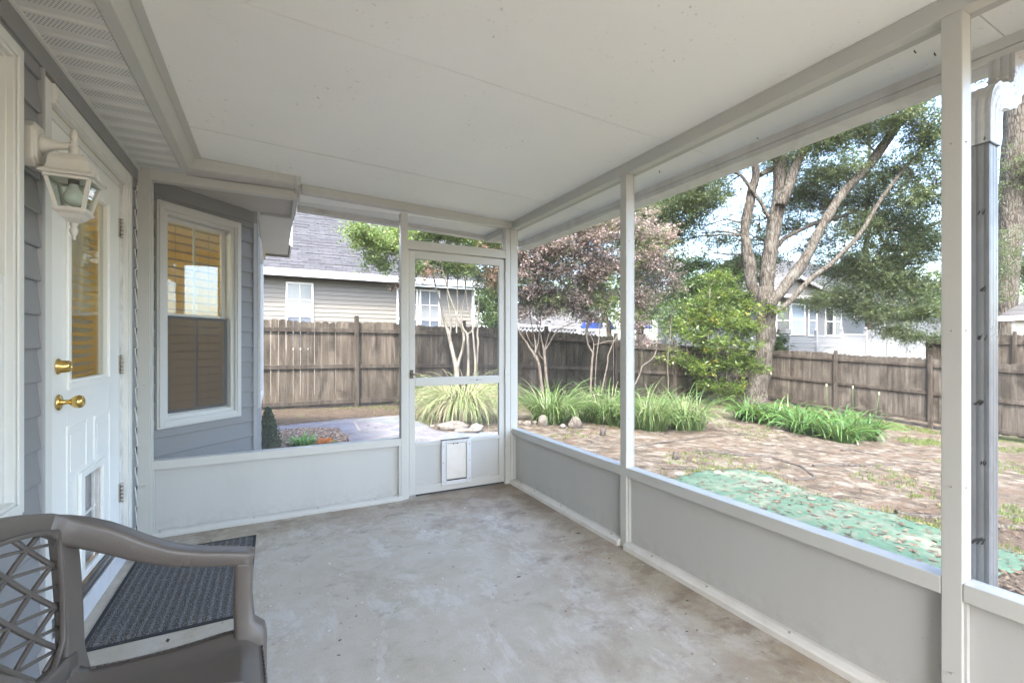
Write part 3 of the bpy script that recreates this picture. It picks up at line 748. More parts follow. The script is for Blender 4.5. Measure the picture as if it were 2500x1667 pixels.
# stained hinge-side jamb face
m = MB().box(XW + .0005, XW + .003, 3.4165, 3.4775, .12, 2.19); obj("jamb", m, DIRTYW, hs)
m = MB().box(XW - .03, XW + .028, 2.40, 3.53, 0.0, .100); obj("threshold_board", m, paint("threshold_white", (.72, .73, .75), .4, .25, 6, .05, 40, (.4, .3, .18)), hs, bevel=.003)
m = MB().box(XW - .02, XW + .022, 2.44, 3.42, .1005, .130); m.box(XW - .02, XW + .006, 2.44, 3.42, .1305, .145); obj("threshold", m, plain("aluminium_threshold", (.35, .34, .33), .3, .9), hs, bevel=.003)
y0, y1, z0, z1 = 2.449, 3.4135, .150, 2.160; xf = XW + .0
gx0, gx1, gz0, gz1 = 2.634, 3.220, 1.060, 2.035
px0, px1, pz1 = 2.785, 3.100, .675
m = MB()
m.box(xf - .04, xf, y0, gx0 + .02, z0, z1); m.box(xf - .04, xf, gx1 - .02, y1, z0, z1); m.box(xf - .04, xf, gx0 + .02, gx1 - .02, gz1 - .02, z1)
m.box(xf - .04, xf, gx0 + .02, gx1 - .02, pz1 - .02, gz0 + .02); m.box(xf - .04, xf, gx0 + .02, px0 + .02, z0, pz1 - .02); m.box(xf - .04, xf, px1 - .02, gx1 - .02, z0, pz1 - .02)
def panelring(m, a, b, c, e, w_=.016, h=.006):
    for (p, q, r_, s_) in ((a, a + w_, c, e), (b - w_, b, c, e), (a + w_, b - w_, e - w_, e), (a + w_, b - w_, c, c + w_)): m.box(xf + .0003, xf + h, p, q, r_, s_)
for (a, b) in ((2.600, 2.865), (2.985, 3.260)):
    panelring(m, a, b, .72, .912, .012, .004) if False else None
dr = obj("door", m, DOORW, hs, bevel=.002, label="white back door with half glass and a pet hatch")
m = MB()
for (a, b) in ((2.635, 2.885), (2.975, 3.235)):
    lo = .70 if False else .22
    for (p, q, r_, s_) in ((a, a + .018, lo, .905), (b - .018, b, lo, .905), (a + .018, b - .018, .887, .905)):
        if b < 3 and p > 2.75 and r_ < .69: r_ = .69
        if a > 2.9 and p < 3.1 and r_ < .69: r_ = .69
        m.hexa([(xf + .0003, p, r_), (xf + .005, p + .004, r_), (xf + .005, q - .004, r_), (xf + .0003, q, r_), (xf + .0003, p, s_), (xf + .005, p + .004, s_), (xf + .005, q - .004, s_), (xf + .0003, q, s_)])
    m.box(xf + .0003, xf + .0035, a + .045, b - .045, .70, .86)
obj("raised_panel", m, DOORW, dr, bevel=.002)
m = MB(); e = .030
for (p, q, r_, s_) in ((gx0, gx0 + e, gz0, gz1), (gx1 - e, gx1, gz0, gz1), (gx0 + e, gx1 - e, gz1 - e, gz1), (gx0 + e, gx1 - e, gz0, gz0 + e)):
    m.box(xf + .0003, xf + .012, p, q, r_, s_)
e2 = .014
for (p, q, r_, s_) in ((gx0 + e, gx0 + e + e2, gz0 + e, gz1 - e), (gx1 - e - e2, gx1 - e, gz0 + e, gz1 - e), (gx0 + e + e2, gx1 - e - e2, gz1 - e - e2, gz1 - e), (gx0 + e + e2, gx1 - e - e2, gz0 + e, gz0 + e + e2)):
    m.box(xf - .03, xf + .006, p, q, r_, s_)
obj("glass_frame", m, DOORW, dr, bevel=.003)
obj("door_glass", MB().box(xf - .016, xf - .012, gx0 + e + e2, gx1 - e - e2, gz0 + e + e2, gz1 - e - e2), GLASS, dr)
f = MB(); z = gz0 + .06
while z < gz1 - .05:
    t_ = .010
    p = [(xf - .045, gx0 + .05, z + t_), (xf - .045, gx1 - .05, z + t_), (xf - .080, gx1 - .05, z - t_), (xf - .080, gx0 + .05, z - t_)]
    f.face(p); f.face([(q[0], q[1], q[2] - .002) for q in p[::-1]]); z += .042
for y in (2.78, 3.07): f.box(xf - .0455, xf - .044, y, y + .003, gz0 + .05, gz1 - .05)
obj("blind", f, plain("door_blind_slat", (.62, .60, .54), .45), dr)
# knob and deadbolt
ky = 2.555
obj("knob", MB().lathe([(.001, .0), (.033, .001), (.034, .006), (.022, .012), (.011, .016), (.010, .036), (.018, .044), (.026, .056), (.0275, .068), (.024, .078), (.015, .083), (.001, .0835)], (xf, ky, 1.018), 28, 0, 'x'), BRASS, dr)
obj("deadbolt", MB().lathe([(.001, 0), (.034, .001), (.034, .004), (.026, .006), (.0245, .034), (.021, .040), (.012, .042), (.011, .038), (.001, .038)], (xf, ky, 1.166), 28, 0, 'x'), BRASS, dr)
for z in (1.93, 1.145, .405):
    m = MB()
    for k in range(5): m.lathe([(.001, 0), (.008, 0), (.008, .0205), (.001, .0205)], (xf + .010, 3.4165, z - .055 + k * .0222), 10)
    m.box(xf + .0035, xf + .006, 3.417, 3.452, z - .052, z + .052); m.box(xf + .0004, xf + .004, 3.395, 3.4155, z - .052, z + .052)
    obj("hinge", m, STEEL, dr)
# pet hatch in the door
m = MB(); e = .030
for (p, q, r_, s_) in ((px0 - .02, px0 + e, .175, pz1), (px1 - e, px1 + .02, .175, pz1), (px0 + e, px1 - e, pz1 - e, pz1), (px0 + e, px1 - e, .175, .175 + e)): m.box(xf + .0002, xf + .016, p, q, r_, s_)
obj("pet_door", m, DOORW, dr, bevel=.004)
m = MB().box(xf - .028, xf - .020, px0 + e, px1 - e, .2, pz1 - e)
obj("pet_flap", m, paint("clear_flap", (.16, .16, .165), .12, .3, 6, .3, 9, (.3, .3, .3), False, 0., .8), dr)
m = MB().box(xf - .019, xf - .012, px0 + e, px1 - e, .44, .452); m.box(xf - .019, xf - .010, px1 - e - .05, px1 - e - .036, .2, pz1 - e); m.box(xf - .019, xf - .0, px1 - e - .012, px1 - e - .0, .2, pz1 - e)
obj("pet_door_rail", m, DIRTYW, dr)

# ------------------------------------------------------------------ wall lantern
lx, ly = -.655, 2.262
LANT = paint("cream_lantern_paint", (.62, .60, .55), .42, .12, 20, .05, 90, (.4, .36, .28))
ln = thing("wall_lantern", "cream coach lantern with a glass bulb, on siding beside the door", "lantern", (XW + .01, ly, 1.96))
m = MB(); bx = XW + .012
def octo(h, w_, c): return [(ly + a * w_, 1.965 + b * h) for a, b in ((-1, -1 + c), (-1 + c * 1.4, -1), (1 - c * 1.4, -1), (1, -1 + c), (1, 1 - c), (1 - c * 1.4, 1), (-1 + c * 1.4, 1), (-1, 1 - c))]
rs = []
for x, s_ in ((bx, 1.), (bx + .026, 1.), (bx + .031, .95), (bx + .031, .80), (bx + .036, .74)):
    rs.append([(x, p[0], p[1]) for p in octo(.080 * s_, .055 * s_, .3)])
m.rings(rs, True, 0, False); obj("back_plate", m, LANT, ln, bevel=.002)
m = MB()
ax = [(bx + .034, .040), (bx + .050, .026), (bx + .070, .017), (bx + .100, .013), (lx, .013)]
m.rings([[(x, ly + r * .8 * math.cos(2 * math.pi * j / 14), 1.972 + (x - bx) * .12 + r * math.sin(2 * math.pi * j / 14)) for j in range(14)] for x, r in ax])
obj("arm", m, LANT, ln)
m = MB().lathe([(.001, 2.052), (.006, 2.050), (.010, 2.040), (.012, 2.024), (.010, 2.010), (.007, 2.004), (.014, 1.999), (.014, 1.995), (.009, 1.991), (.016, 1.984), (.017, 1.978), (.014, 1.972), (.016, 1.955), (.020, 1.946)][::-1], (lx, ly, 0), 18)
obj("finial", m, LANT, ln)
def sq(h, z, c=.0): return [(lx - h, ly - h, z), (lx + h, ly - h, z), (lx + h, ly + h, z), (lx - h, ly + h, z)]
m = MB().rings([sq(a, z) for a, z in ((.022, 1.952), (.036, 1.950), (.036, 1.944), (.050, 1.938), (.056, 1.922), (.058, 1.900), (.062, 1.884), (.076, 1.872), (.078, 1.864), (.070, 1.862), (.050, 1.862))[::-1]], True, 0, False)
obj("roof", m, LANT, ln, bevel=.0015)
zt, zb, ht, hb = 1.860, 1.748, .064, .040
m = MB()
for sx in (-1, 1):
    for sy in (-1, 1): m.bar((lx + sx * (ht - .004), ly + sy * (ht - .004), zt), (lx + sx * (hb - .004), ly + sy * (hb - .004), zb), .011, .011, (0, 1, 0))
for s_ in (-1, 1):
    m.box(lx - hb, lx + hb, ly + s_ * hb - .006, ly + s_ * hb + .006, zb - .004, zb + .006); m.box(lx + s_ * hb - .006, lx + s_ * hb + .006, ly - hb + .0065, ly + hb - .0065, zb - .004, zb + .006)
    m.box(lx - ht, lx + ht, ly + s_ * ht - .006, ly + s_ * ht + .004, zt - .008, zt + .001); m.box(lx + s_ * ht - .006, lx + s_ * ht + .004, ly - ht + .0065, ly + ht - .0065, zt - .008, zt + .001)
obj("cage", m, LANT, ln)
m = MB(); i_ = .006
for q in range(4):
    a = [(-1, -1), (1, -1), (1, 1), (-1, 1)]; p, r_ = a[q], a[(q + 1) % 4]
    m.face([(lx + p[0] * (hb - i_), ly + p[1] * (hb - i_), zb), (lx + r_[0] * (hb - i_), ly + r_[1] * (hb - i_), zb), (lx + r_[0] * (ht - i_), ly + r_[1] * (ht - i_), zt), (lx + p[0] * (ht - i_), ly + p[1] * (ht - i_), zt)])
obj("lantern_glass", m, glassmat("lantern_glass_mat", (.80, .88, .84)), ln)
obj("bulb", MB().lathe([(.013, 1.848), (.014, 1.836), (.020, 1.826), (.029, 1.806), (.030, 1.792), (.024, 1.776), (.012, 1.768), (.001, 1.767)], (lx, ly, 0), 20), plain("frosted_bulb", (.72, .74, .70), .25), ln)
obj("socket", MB().lathe([(.016, 1.862), (.016, 1.846), (.001, 1.846)], (lx, ly, 0), 16), DARK, ln)
m = MB().rings([sq(a, z) for a, z in ((.047, zb - .002), (.047, zb - .008), (.036, zb - .016), (.028, zb - .030), (.016, zb - .040), (.010, zb - .044))], True, 0, False); obj("base", m, LANT, ln, bevel=.0015)
obj("finial", MB().lathe([(.010, -.044), (.013, -.050), (.008, -.056), (.012, -.066), (.013, -.074), (.008, -.088), (.004, -.096), (.006, -.100), (.004, -.106), (.001, -.107)], (lx, ly, zb), 16), LANT, ln)
# ------------------------------------------------------------------ doormat
k = NT("ribbed_charcoal_mat"); sep = k.n("SeparateXYZ", i_Vector=k.co())
rib = k.math('SINE', k.math('MULTIPLY', k.math('ADD', sep.outputs["X"], k.math('MULTIPLY', k.noise(9, 3), .010)), 2 * math.pi / .036))
sp = k.noise(240, 3, .7); sp2 = k.noise(90, 4, .8)
c = k.mix(k.ramp(rib, [(.15, 0.), (.75, 1.)]), (.058, .052, .045), (.12, .123, .132))
c = k.mix(k.ramp(sp, [(.50, 0.), (.62, 1.)]), c, (.36, .35, .33)); c = k.mix(k.math('MULTIPLY', k.ramp(sp2, [(.56, 0.), (.7, 1.)]), .55), c, (.21, .18, .145))
MATM = k.done(k.bsdf(c, .95, 0, k.bump(k.math('ADD', k.math('MULTIPLY', rib, .5), k.math('MULTIPLY', sp, .9)), .9, .008), .15))
mt = thing("doormat", "charcoal ribbed doormat lying in front of the white back door", "doormat", (-.41, 2.98, 0))
m = MB(); nx, ny = 70, 40; xs = np.linspace(-.700, -.112, nx); ys = np.linspace(2.488, 3.486, ny); V = []; Fq = []
for j, y in enumerate(ys):
    for i, x in enumerate(xs):
        e = min(x + .70, -.112 - x, y - 2.488, 3.486 - y)
        z = .012 if e > .018 else .007
        if e > .03: z += .002 * math.sin(x * 2 * math.pi / .036)
        if j == 0 or i == 0 or j == ny - 1 or i == nx - 1: z = .001
        V.append((x, y, z))
for j in range(ny - 1):
    for i in range(nx - 1): a = j * nx + i; Fq.append((a, a + 1, a + nx + 1, a + nx))
m.arr(np.array(V), Fq, 0, True); obj("pile", m, MATM, mt)
obj("backing", MB().box(-.712, -.100, 2.478, 3.496, .0005, .005), plain("mat_rubber", (.018, .018, .02), .7), mt, bevel=.001)

# ------------------------------------------------------------------ plastic chair
k = NT("taupe_resin")
n1 = k.noise(4, 4); c = k.mix(k.math('MULTIPLY', k.ramp(k.noise(30, 3, .6), [(.6, 0.), (.8, 1.)]), .2), (.112, .096, .083), (.18, .16, .14))
RES = k.done(k.bsdf(c, k.ramp(n1, [(.3, .27), (.7, .42)]), 0, k.bump(k.noise(420, 3), .25, .002), .5))
ch = thing("garden_chair", "taupe plastic armchair with a lattice back, nearest the camera", "chair", (-.28, 1.20, 0))
CY = 1.20
def backX(s, z):                                       # front face of the backrest
    return -.500 + .055 * (abs(s) / .33) ** 2.2 + (.0 if z > .45 else 0) + (.90 - z) * .06
def topZ(s): return .905 - .074 * (abs(s) / .33) ** 2
# one continuous rail: along the top of the back, round the corner and down the arm
def railpath(sg):
    L_ = []
    for i in range(14):
        s = .262 * i / 13; z = topZ(s); L_.append((backX(s, z) - .014, CY + sg * s, z - .024, .040, .048))
    for x, s, z, w_, h_ in ((-.470, .284, .848, .044, .052), (-.452, .297, .838, .050, .060), (-.425, .303, .826, .054, .064), (-.383, .305, .806, .056, .064), (-.347, .306, .784, .056, .060), (-.311, .306, .760, .056, .056), (-.28, .306, .742, .056, .052), (-.245, .305, .724, .056, .048), (-.205, .304, .710, .056, .044), (-.16, .303, .698, .056, .041), (-.11, .302, .688, .056, .039), (-.075, .302, .680, .056, .038), (-.050, .302, .673, .055, .037)):
        L_.append((x, CY + sg * s, z - h_ / 2, w_, h_))
    return L_
def railsweep(L_, sg):
    pts = [Vector(p[:3]) for p in L_]; rs = []
    for i, p in enumerate(pts):
        d = (pts[min(i + 1, len(pts) - 1)] - pts[max(i - 1, 0)]).normalized(); sd = Vector((d.y, -d.x, 0)).normalized(); q = sd.cross(d).normalized(); wd, ht = L_[i][3:]; r = min(wd, ht) * .2; ring = []
        for cx, cyy, a0 in ((1, 1, 0), (-1, 1, 90), (-1, -1, 180), (1, -1, 270)):
            for k_ in range(4):
                a_ = R(a0 + 90 * k_ / 3); ring.append(p + sd * (cx * (wd / 2 - r) + r * math.cos(a_)) + q * (cyy * (ht / 2 - r) + r * math.sin(a_)))
        rs.append(ring)
    return rs
half = {sg: railsweep(railpath(sg), sg) for sg in (-1, 1)}
K_ = 13
tr_ = MB()
for sg in (-1, 1): tr_.rings(half[sg][:K_ + 1], False)
obj("top_rail", tr_, RES, ch)
for sg in (-1, 1): obj("armrest", MB().rings(half[sg][K_:], True), RES, ch)
for sg in (-1, 1):
    # upright at the side of the back
    pts = []; sz = []
    for i in range(22):
        t = i / 21; z = .812 - t * (.812 - .40); s = sg * (.300 - .018 * t + .010 * math.sin(t * 3.1))
        pts.append((backX(s, z) - .006 + .02 * max(0, t - .75) * 4, CY + s, z)); sz.append((.062 + .02 * max(0, t - .6), .030))
    obj("back_post", MB().sweep(pts, sz, (.28 * sg, 1, 0), 4, 0, .3), RES, ch)
    # front leg and arm post in one
    pts = []; sz = []
    for z, x, s, wy, wx in ((.664, -.072, .302, .056, .048), (.64, -.074, .302, .055, .046), (.56, -.076, .301, .054, .046), (.48, -.072, .298, .056, .050), (.452, -.060, .294, .066, .078), (.43, -.056, .292, .072, .082), (.39, -.054, .294, .070, .076), (.30, -.046, .300, .058, .058), (.15, -.028, .308, .050, .046), (.0, -.012, .316, .046, .040)):
        pts.append((x, CY + sg * s, z)); sz.append((wy, wx))
    obj("leg", MB().sweep(pts, sz, (0, 1, 0), 4, 0, .25), RES, ch)
    pts = []; sz = []
    for z, x, s, wy, wx in ((.46, -.450, .27, .07, .05), (.40, -.468, .278, .06, .055), (.2, -.52, .295, .052, .046), (0, -.565, .308, .046, .04)):
        pts.append((x, CY + sg * s, z)); sz.append((wy, wx))
    obj("leg", MB().sweep(pts, sz, (0, 1, 0), 4, 0, .25), RES, ch)
# lattice
m = MB()
def inside(s, z): return abs(s) < .272 - .02 * max(0, (.60 - z)) / .15 and .505 < z < topZ(s) - .044
def lat(p, q, wd, th):
    n_ = 60; run = None
    for i in range(n_ + 1):
        t = i / n_; s = p[0] + (q[0] - p[0]) * t; z = p[1] + (q[1] - p[1]) * t; ok = inside(s, z)
        if ok and run is None: run = (s, z)
        if (not ok or i == n_) and run is not None:
            if abs(s - run[0]) + abs(z - run[1]) > .012:
                k_ = max(2, int(math.hypot(s - run[0], z - run[1]) / .03)); pp = []
                for j in range(k_ + 1):
                    ss = run[0] + (s - run[0]) * j / k_; zz = run[1] + (z - run[1]) * j / k_; pp.append(Vector((backX(ss, zz) - .008 - th, CY + ss, zz)))
                m.sweep(pp, [(.007, wd)] * len(pp), (1, 0, 0), 2, 0, .12)
            run = None
dz = .100
for i in range(-7, 9):
    z0_ = .70 + i * dz
    lat((-.30, z0_ + .30 * 1.0), (.30, z0_ - .30 * 1.0), .011, 0.)
    lat((-.30, z0_ - .30 * .5), (.30, z0_ + .30 * .5), .011, .0008)
    for q_ in (0, .05): lat((-.30, z0_ + q_ + .30 * .25), (.30, z0_ + q_ - .30 * .25), .007, .0014)
obj("back_lattice", m, RES, ch)
pts = [(backX(s, .488) + .0, CY + s, .486) for s in np.linspace(-.285, .285, 15)]
obj("lower_rail", MB().sweep(pts, [(.030, .052)] * 15, (1, 0, 0), 4, 0, .3), RES, ch)
# rim around the lattice opening
m = MB(); ring = []
for s in np.linspace(-.272, .272, 22): ring.append((s, topZ(s) - .046))
for t in np.linspace(0, 1, 8)[1:]: ring.append((.272 - .02 * max(0, t - .5), topZ(.272) - .046 - t * (.738 - .505 + .02)))
for s in np.linspace(.262, -.262, 16)[1:]: ring.append((s, .508))
for t in np.linspace(1, 0, 8)[1:]: ring.append((-.272 + .02 * max(0, t - .5), topZ(.272) - .046 - t * (.738 - .505 + .02)))
pp = [(backX(s, z) + .004, CY + s, z) for s, z in ring]
m.sweep(pp, [(.012, .010)] * len(pp), (1, 0, 0), 3, 0, .25); obj("lattice_rim", m, RES, ch)
# seat
nx, ny = 34, 34; V = []; Fq = []
def seatz(u, v):                                       # u 0 back .. 1 front, v -1..1
    z = .452 - .020 * (1 - v * v) * (1 - .3 * u) - .012 * math.sin(math.pi * min(1, u * 1.1))
    z += .016 * max(0, abs(v) - .82) / .18 * (1 - max(0, u - .8) * 5 * .6)
    z -= .030 * max(0, (u - .86) / .14) ** 2
    z += .03 * max(0, .14 - u) / .14
    return z
for j in range(ny):
    v = -1 + 2 * j / (ny - 1)
    for i in range(nx):
        u = i / (nx - 1); x = -.462 + u * (.445 - .018 * v * v * 1.0); hw = .285 + .012 * u - .02 * max(0, .2 - u)
        V.append((x, CY + v * hw, seatz(u, v)))
for j in range(ny - 1):
    for i in range(nx - 1): a = j * nx + i; Fq.append((a, a + 1, a + nx + 1, a + nx))
m = MB().arr(np.array(V), Fq, 0, True)
st_ = obj("seat", m, RES, ch)
so = st_.modifiers.new("solid", 'SOLIDIFY'); so.thickness = .006; so.offset = -1
# apron that joins seat and front legs, arched
m = MB()
def arch(v): return .052 * abs(v) ** 1.6 + .020
prev = None
for j in range(33):
    v = (-1 + 2 * j / 32) * .93; x = -.462 + (.445 - .018 * v * v); y = CY + v * .297; z = seatz(1, v)
    cur = ((x, y, z + .001), (x + .003, y, z - .014), (x + .003, y, z - .026 - arch(v)))
    if prev:
        m.face([prev[0], cur[0], cur[1], prev[1]], 0, True); m.face([prev[1], cur[1], cur[2], prev[2]], 0, True)
    prev = cur
for sg in (-1, 1):
    prev = None
    for i in range(30):
        u = i / 29; x = -.462 + u * .427; y = CY + sg * (.285 + .012 * u - .02 * max(0, .2 - u)); z = seatz(u, 1)
        dd = .034 + .05 * (2 * abs(u - .5)) ** 3
        cur = ((x, y, z + .001), (x, y + sg * .010, z - .012), (x, y + sg * .012, z - dd))
        if prev: m.face([prev[0], cur[0], cur[1], prev[1]], 0, True); m.face([prev[1], cur[1], cur[2], prev[2]], 0, True)
        prev = cur
ap = obj("apron", m, RES, ch); so = ap.modifiers.new("solid", 'SOLIDIFY'); so.thickness = .005

# ------------------------------------------------------------------ yard
def fbm(x, y, s, o=4, sd=0.): return mnoise.fractal(Vector((x * s, y * s, sd)), .9, 2.1, o)
def dens_poly(p, poly):
    ins = False; n = len(poly); j = n - 1
    for i in range(n):
        if (poly[i][1] > p[1]) != (poly[j][1] > p[1]) and p[0] < (poly[j][0] - poly[i][0]) * (p[1] - poly[i][1]) / (poly[j][1] - poly[i][1]) + poly[i][0]: ins = not ins
        j = i
    return ins
k = NT("sandy_yard")
at = k.n("Attribute", attribute_name="zone"); sepc = k.n("SeparateColor", i_Color=at.outputs["Color"])
lit, grs = sepc.outputs[0], sepc.outputs[1]
n_big = k.noise(.9, 6, .65, None, .5); n_m = k.noise(5, 6, .7, None, .4); n_f = k.noise(34, 5, .75); n_s = k.noise(3.0, 5, .7, k.map((.45, 1.7, 1), (0, 0, R(-14))), .8)
sand = k.ramp(n_m, [(.34, (.030, .024, .018)), (.46, (.068, .057, .044)), (.55, (.115, .102, .082)), (.65, (.20, .182, .153))])
sand = k.mix(k.math('MULTIPLY', k.ramp(n_s, [(.50, 0.), (.60, 1.)]), .75), sand, (.085, .057, .04))
sand = k.mix(k.ramp(n_f, [(.55, 0.), (.7, .6)]), sand, (.09, .06, .04))
litc = k.ramp(n_f, [(.34, (.020, .015, .011)), (.48, (.055, .040, .028)), (.58, (.10, .077, .056)), (.7, (.17, .14, .105))])
c = k.mix(k.ramp(k.math('ADD', lit, k.math('MULTIPLY', k.math('SUBTRACT', n_m, .5), 1.2)), [(.42, 0.), (.58, 1.)]), sand, litc)
grc = k.ramp(n_f, [(.35, (.03, .042, .012)), (.55, (.07, .09, .028)), (.7, (.11, .13, .05))])
c = k.mix(k.ramp(k.math('ADD', grs, k.math('MULTIPLY', k.math('SUBTRACT', n_m, .5), 1.5)), [(.48, 0.), (.62, .85)]), c, grc)
GROUND = k.done(k.bsdf(c, .95, 0, k.bump(k.math('ADD', n_f, k.math('MULTIPLY', n_m, .6)), .8, .05), .1))
def zone(x, y):
    litv = .15 + .35 * max(0, min(1, (y - 7.6) / 2.0)) + .5 * fbm(x, y, .35, 3, 2.)
    if x < 4.2: litv += .45 * max(0, min(1, (y - 7.3) / 1.2))
    litv += .5 * max(0, 1 - math.hypot(x - 13.6, y - 9.8) / 2.2)
    if x < 6.4 and y < 3.0: litv += .12
    gv = .12 + .55 * fbm(x, y, .55, 4, 9.) + .25 * max(0, min(1, (x - 10.5) / 3))
    if y > 9.4 and x < 4.5: gv += .28
    return (max(0, min(1, litv)), max(0, min(1, gv)), 0, 1)
def axis(parts):
    o = []
    for a, b, n in parts: o += list(np.linspace(a, b, n, endpoint=False))
    return o + [parts[-1][1]]
xs = axis([(-60, -6, 12), (-6, 2, 26), (2, 17, 120), (17, 60, 20), (60, 260, 10)]); ys = axis([(-60, -4, 12), (-4, 12, 120), (12, 40, 20), (40, 260, 12)])
V = []; Z = []
for y in ys:
    for x in xs:
        z = gz(min(x, 60), y)
        if x > 16.5: z = gz(16.5, y) - .02 * min(x - 16.5, 5)
        if 1.8 < x < 17 and -4 < y < 12: z += .018 * fbm(x, y, 1.1) + .010 * fbm(x, y, 4.)
        if -6 < x < 2.05 and y < 3.9: z = min(z, -.14)
        V.append((x, y, z)); Z.append(zone(x, y))
nx = len(xs); Fq = [(j * nx + i, j * nx + i + 1, (j + 1) * nx + i + 1, (j + 1) * nx + i) for j in range(len(ys) - 1) for i in range(nx - 1)]
gr = obj("ground", MB().arr(np.array(V), Fq, 0, True), GROUND); struct(gr, "sandy yard with leaf litter and thin patches of grass")
ca = gr.data.color_attributes.new("zone", 'FLOAT_COLOR', 'POINT'); ca.data.foreach_set("color", np.array(Z, dtype=np.float32).ravel())

def wrinkle(x, y): return abs(fbm(x, y, 2.6, 3, 7.)) * .032 + .010 * math.sin(x * 5 + 3 * fbm(x, y, .8, 2, 1.)) + .010
def drape(name, poly, dz, mat_, step=.12, th=.0, rag=0., wr=False):
    """a sheet lying on the yard inside a polygon, with its own thickness"""
    x0, x1 = min(p[0] for p in poly), max(p[0] for p in poly); y0, y1 = min(p[1] for p in poly), max(p[1] for p in poly)
    m = MB(); idx = {}
    nx_ = int((x1 - x0) / step) + 1; ny_ = int((y1 - y0) / step) + 1
    def vid(i, j):
        if (i, j) not in idx:
            x, y = x0 + i * step, y0 + j * step
            m.v.append((x, y, gz(x, y) + .018 * fbm(x, y, 1.1) + dz + (wrinkle(x, y) if wr else 0))); idx[i, j] = len(m.v) - 1
        return idx[i, j]
    for i in range(nx_):
        for j in range(ny_):
            cx, cy_ = x0 + (i + .5) * step, y0 + (j + .5) * step
            if dens_poly((cx + rag * mnoise.noise(Vector((cx * 3, cy_ * 3, 1))), cy_ + rag * mnoise.noise(Vector((cx * 3, cy_ * 3, 5)))), poly):
                m.f.append((vid(i, j), vid(i + 1, j), vid(i + 1, j + 1), vid(i, j + 1))); m.m.append(0); m.sm.append(True)
    o = obj(name, m, mat_)
    so_ = o.modifiers.new("solid", 'SOLIDIFY'); so_.thickness = th or .02; so_.offset = -1
    return o
# stone path behind the back wall
pth = [G(x, y) for x, y in ((640, 1052), (679, 1041), (747, 1033.6), (811, 1027), (863, 1022), (930, 1018), (977, 1015), (1020, 1030), (1050, 1046), (1085, 1057), (1150, 1057), (1236, 1052))]
pth = [(p.x, p.y) for p in pth] + [(2.3, 5.0), (2.3, 3.86), (-.6, 3.86), (-.6, 5.2)]
k = NT("blue_grey_flagstone")
vo = k.n("TexVoronoi", feature='DISTANCE_TO_EDGE', i_Scale=1.15, i_Vector=k.map((1, 1, 0)), i_Randomness=.8); vc = k.n("TexVoronoi", i_Scale=1.15, i_Vector=k.map((1, 1, 0)), i_Randomness=.8)
base = k.ramp(k.noise(5, 6, .7), [(.3, (.055, .057, .066)), (.5, (.088, .09, .10)), (.7, (.12, .12, .13))])
base = k.mix(.06, base, vc.outputs["Color"], 'OVERLAY'); base = k.mix(k.math('MULTIPLY', k.ramp(k.noise(13, 4, .8), [(.6, 0.), (.68, 1.)]), .6), base, (.30, .22, .15))
c = k.mix(k.ramp(vo.outputs[0], [(.0, 1.), (.022, 0.)]), base, (.20, .175, .14))
PATH = k.done(k.bsdf(c, .7, 0, k.bump(k.noise(20, 5), .3, .01), .3))
pa = drape("path", pth, .010, PATH, .07, .03, .02); struct(pa, "blue grey flagstone path outside the screen door")
# mulch bed
mp = [G(x, y) for x, y in ((632, 1046), (668, 1056), (720, 1050), (775, 1047), (828, 1049), (846, 1068), (846, 1086))]
mp = [(p.x, p.y) for p in mp] + [(.78, 3.9), (-.10, 3.9), (-.10, 5.0)]
k = NT("bark_mulch")
vm = k.n("TexVoronoi", i_Scale=44, i_Vector=k.map((1, .55, 1), (0, 0, .6)))
c = k.ramp(k.n("SeparateColor", i_Color=vm.outputs["Color"]).outputs[0], [(0., (.025, .016, .011)), (.4, (.10, .062, .043)), (.75, (.20, .15, .11)), (1., (.30, .24, .19))])
MULCH = k.done(k.bsdf(c, .95, 0, k.bump(vm.outputs[0], 1., .03), .1))
mu = drape("mulch", mp, .035, MULCH, .06, .05, .06); tag(mu, "brown bark mulch in the small bed beside the path", "mulch", None, "stuff")
# green ground cloth beside the porch
gp = [G(x, y) for x, y in ((1655, 1180), (1666, 1167), (1700, 1158), (1732, 1153), (1770, 1152), (1808, 1150), (1866, 1163), (1907, 1183), (1950, 1198), (1993, 1212), (2030, 1223), (2076, 1234), (2140, 1252), (2181, 1252), (2223, 1273), (2260, 1284), (2296, 1295), (2370, 1318), (2434, 1338), (2500, 1356), (2520, 1376), (2478, 1388), (2438, 1398))]
gp = [(p.x, p.y) for p in gp] + [(2.75, .95), (2.35, 1.2), (2.3, 3.0), (3.0, 3.7)]
k = NT("green_ground_cloth")
wv = k.n("TexWave", i_Scale=60., i_Vector=k.map((1, 1, 1), (0, 0, .2)), i_Distortion=1.).outputs[1]
c = k.mix(k.ramp(k.noise(2.2, 6, .7, k.map((.6, 1.6, 1), (0, 0, -.35)), .5), [(.50, 0.), (.64, 1.)]), (.034, .074, .050), (.072, .088, .068)); c = k.mix(k.math('MULTIPLY', k.ramp(k.noise(26, 6, .8), [(.56, 0.), (.66, 1.)]), .75), c, (.075, .055, .038))
c = k.mix(k.math('MULTIPLY', k.ramp(k.noise(1.6, 4, .7), [(.55, 0.), (.70, 1.)]), .45), c, (.24, .21, .17)); c = k.mix(.12, c, wv, 'OVERLAY')
CLOTH = k.done(k.bsdf(c, .85, 0, k.bump(k.math('ADD', k.math('MULTIPLY', wv, .3), k.noise(6, 4)), .4, .02), .25))
gc = drape("ground_cloth", gp, .012, CLOTH, .06, .006, .07, True); tag(gc, "green landscaping cloth spread on the sand beside the porch, scattered with leaves", "ground cloth")

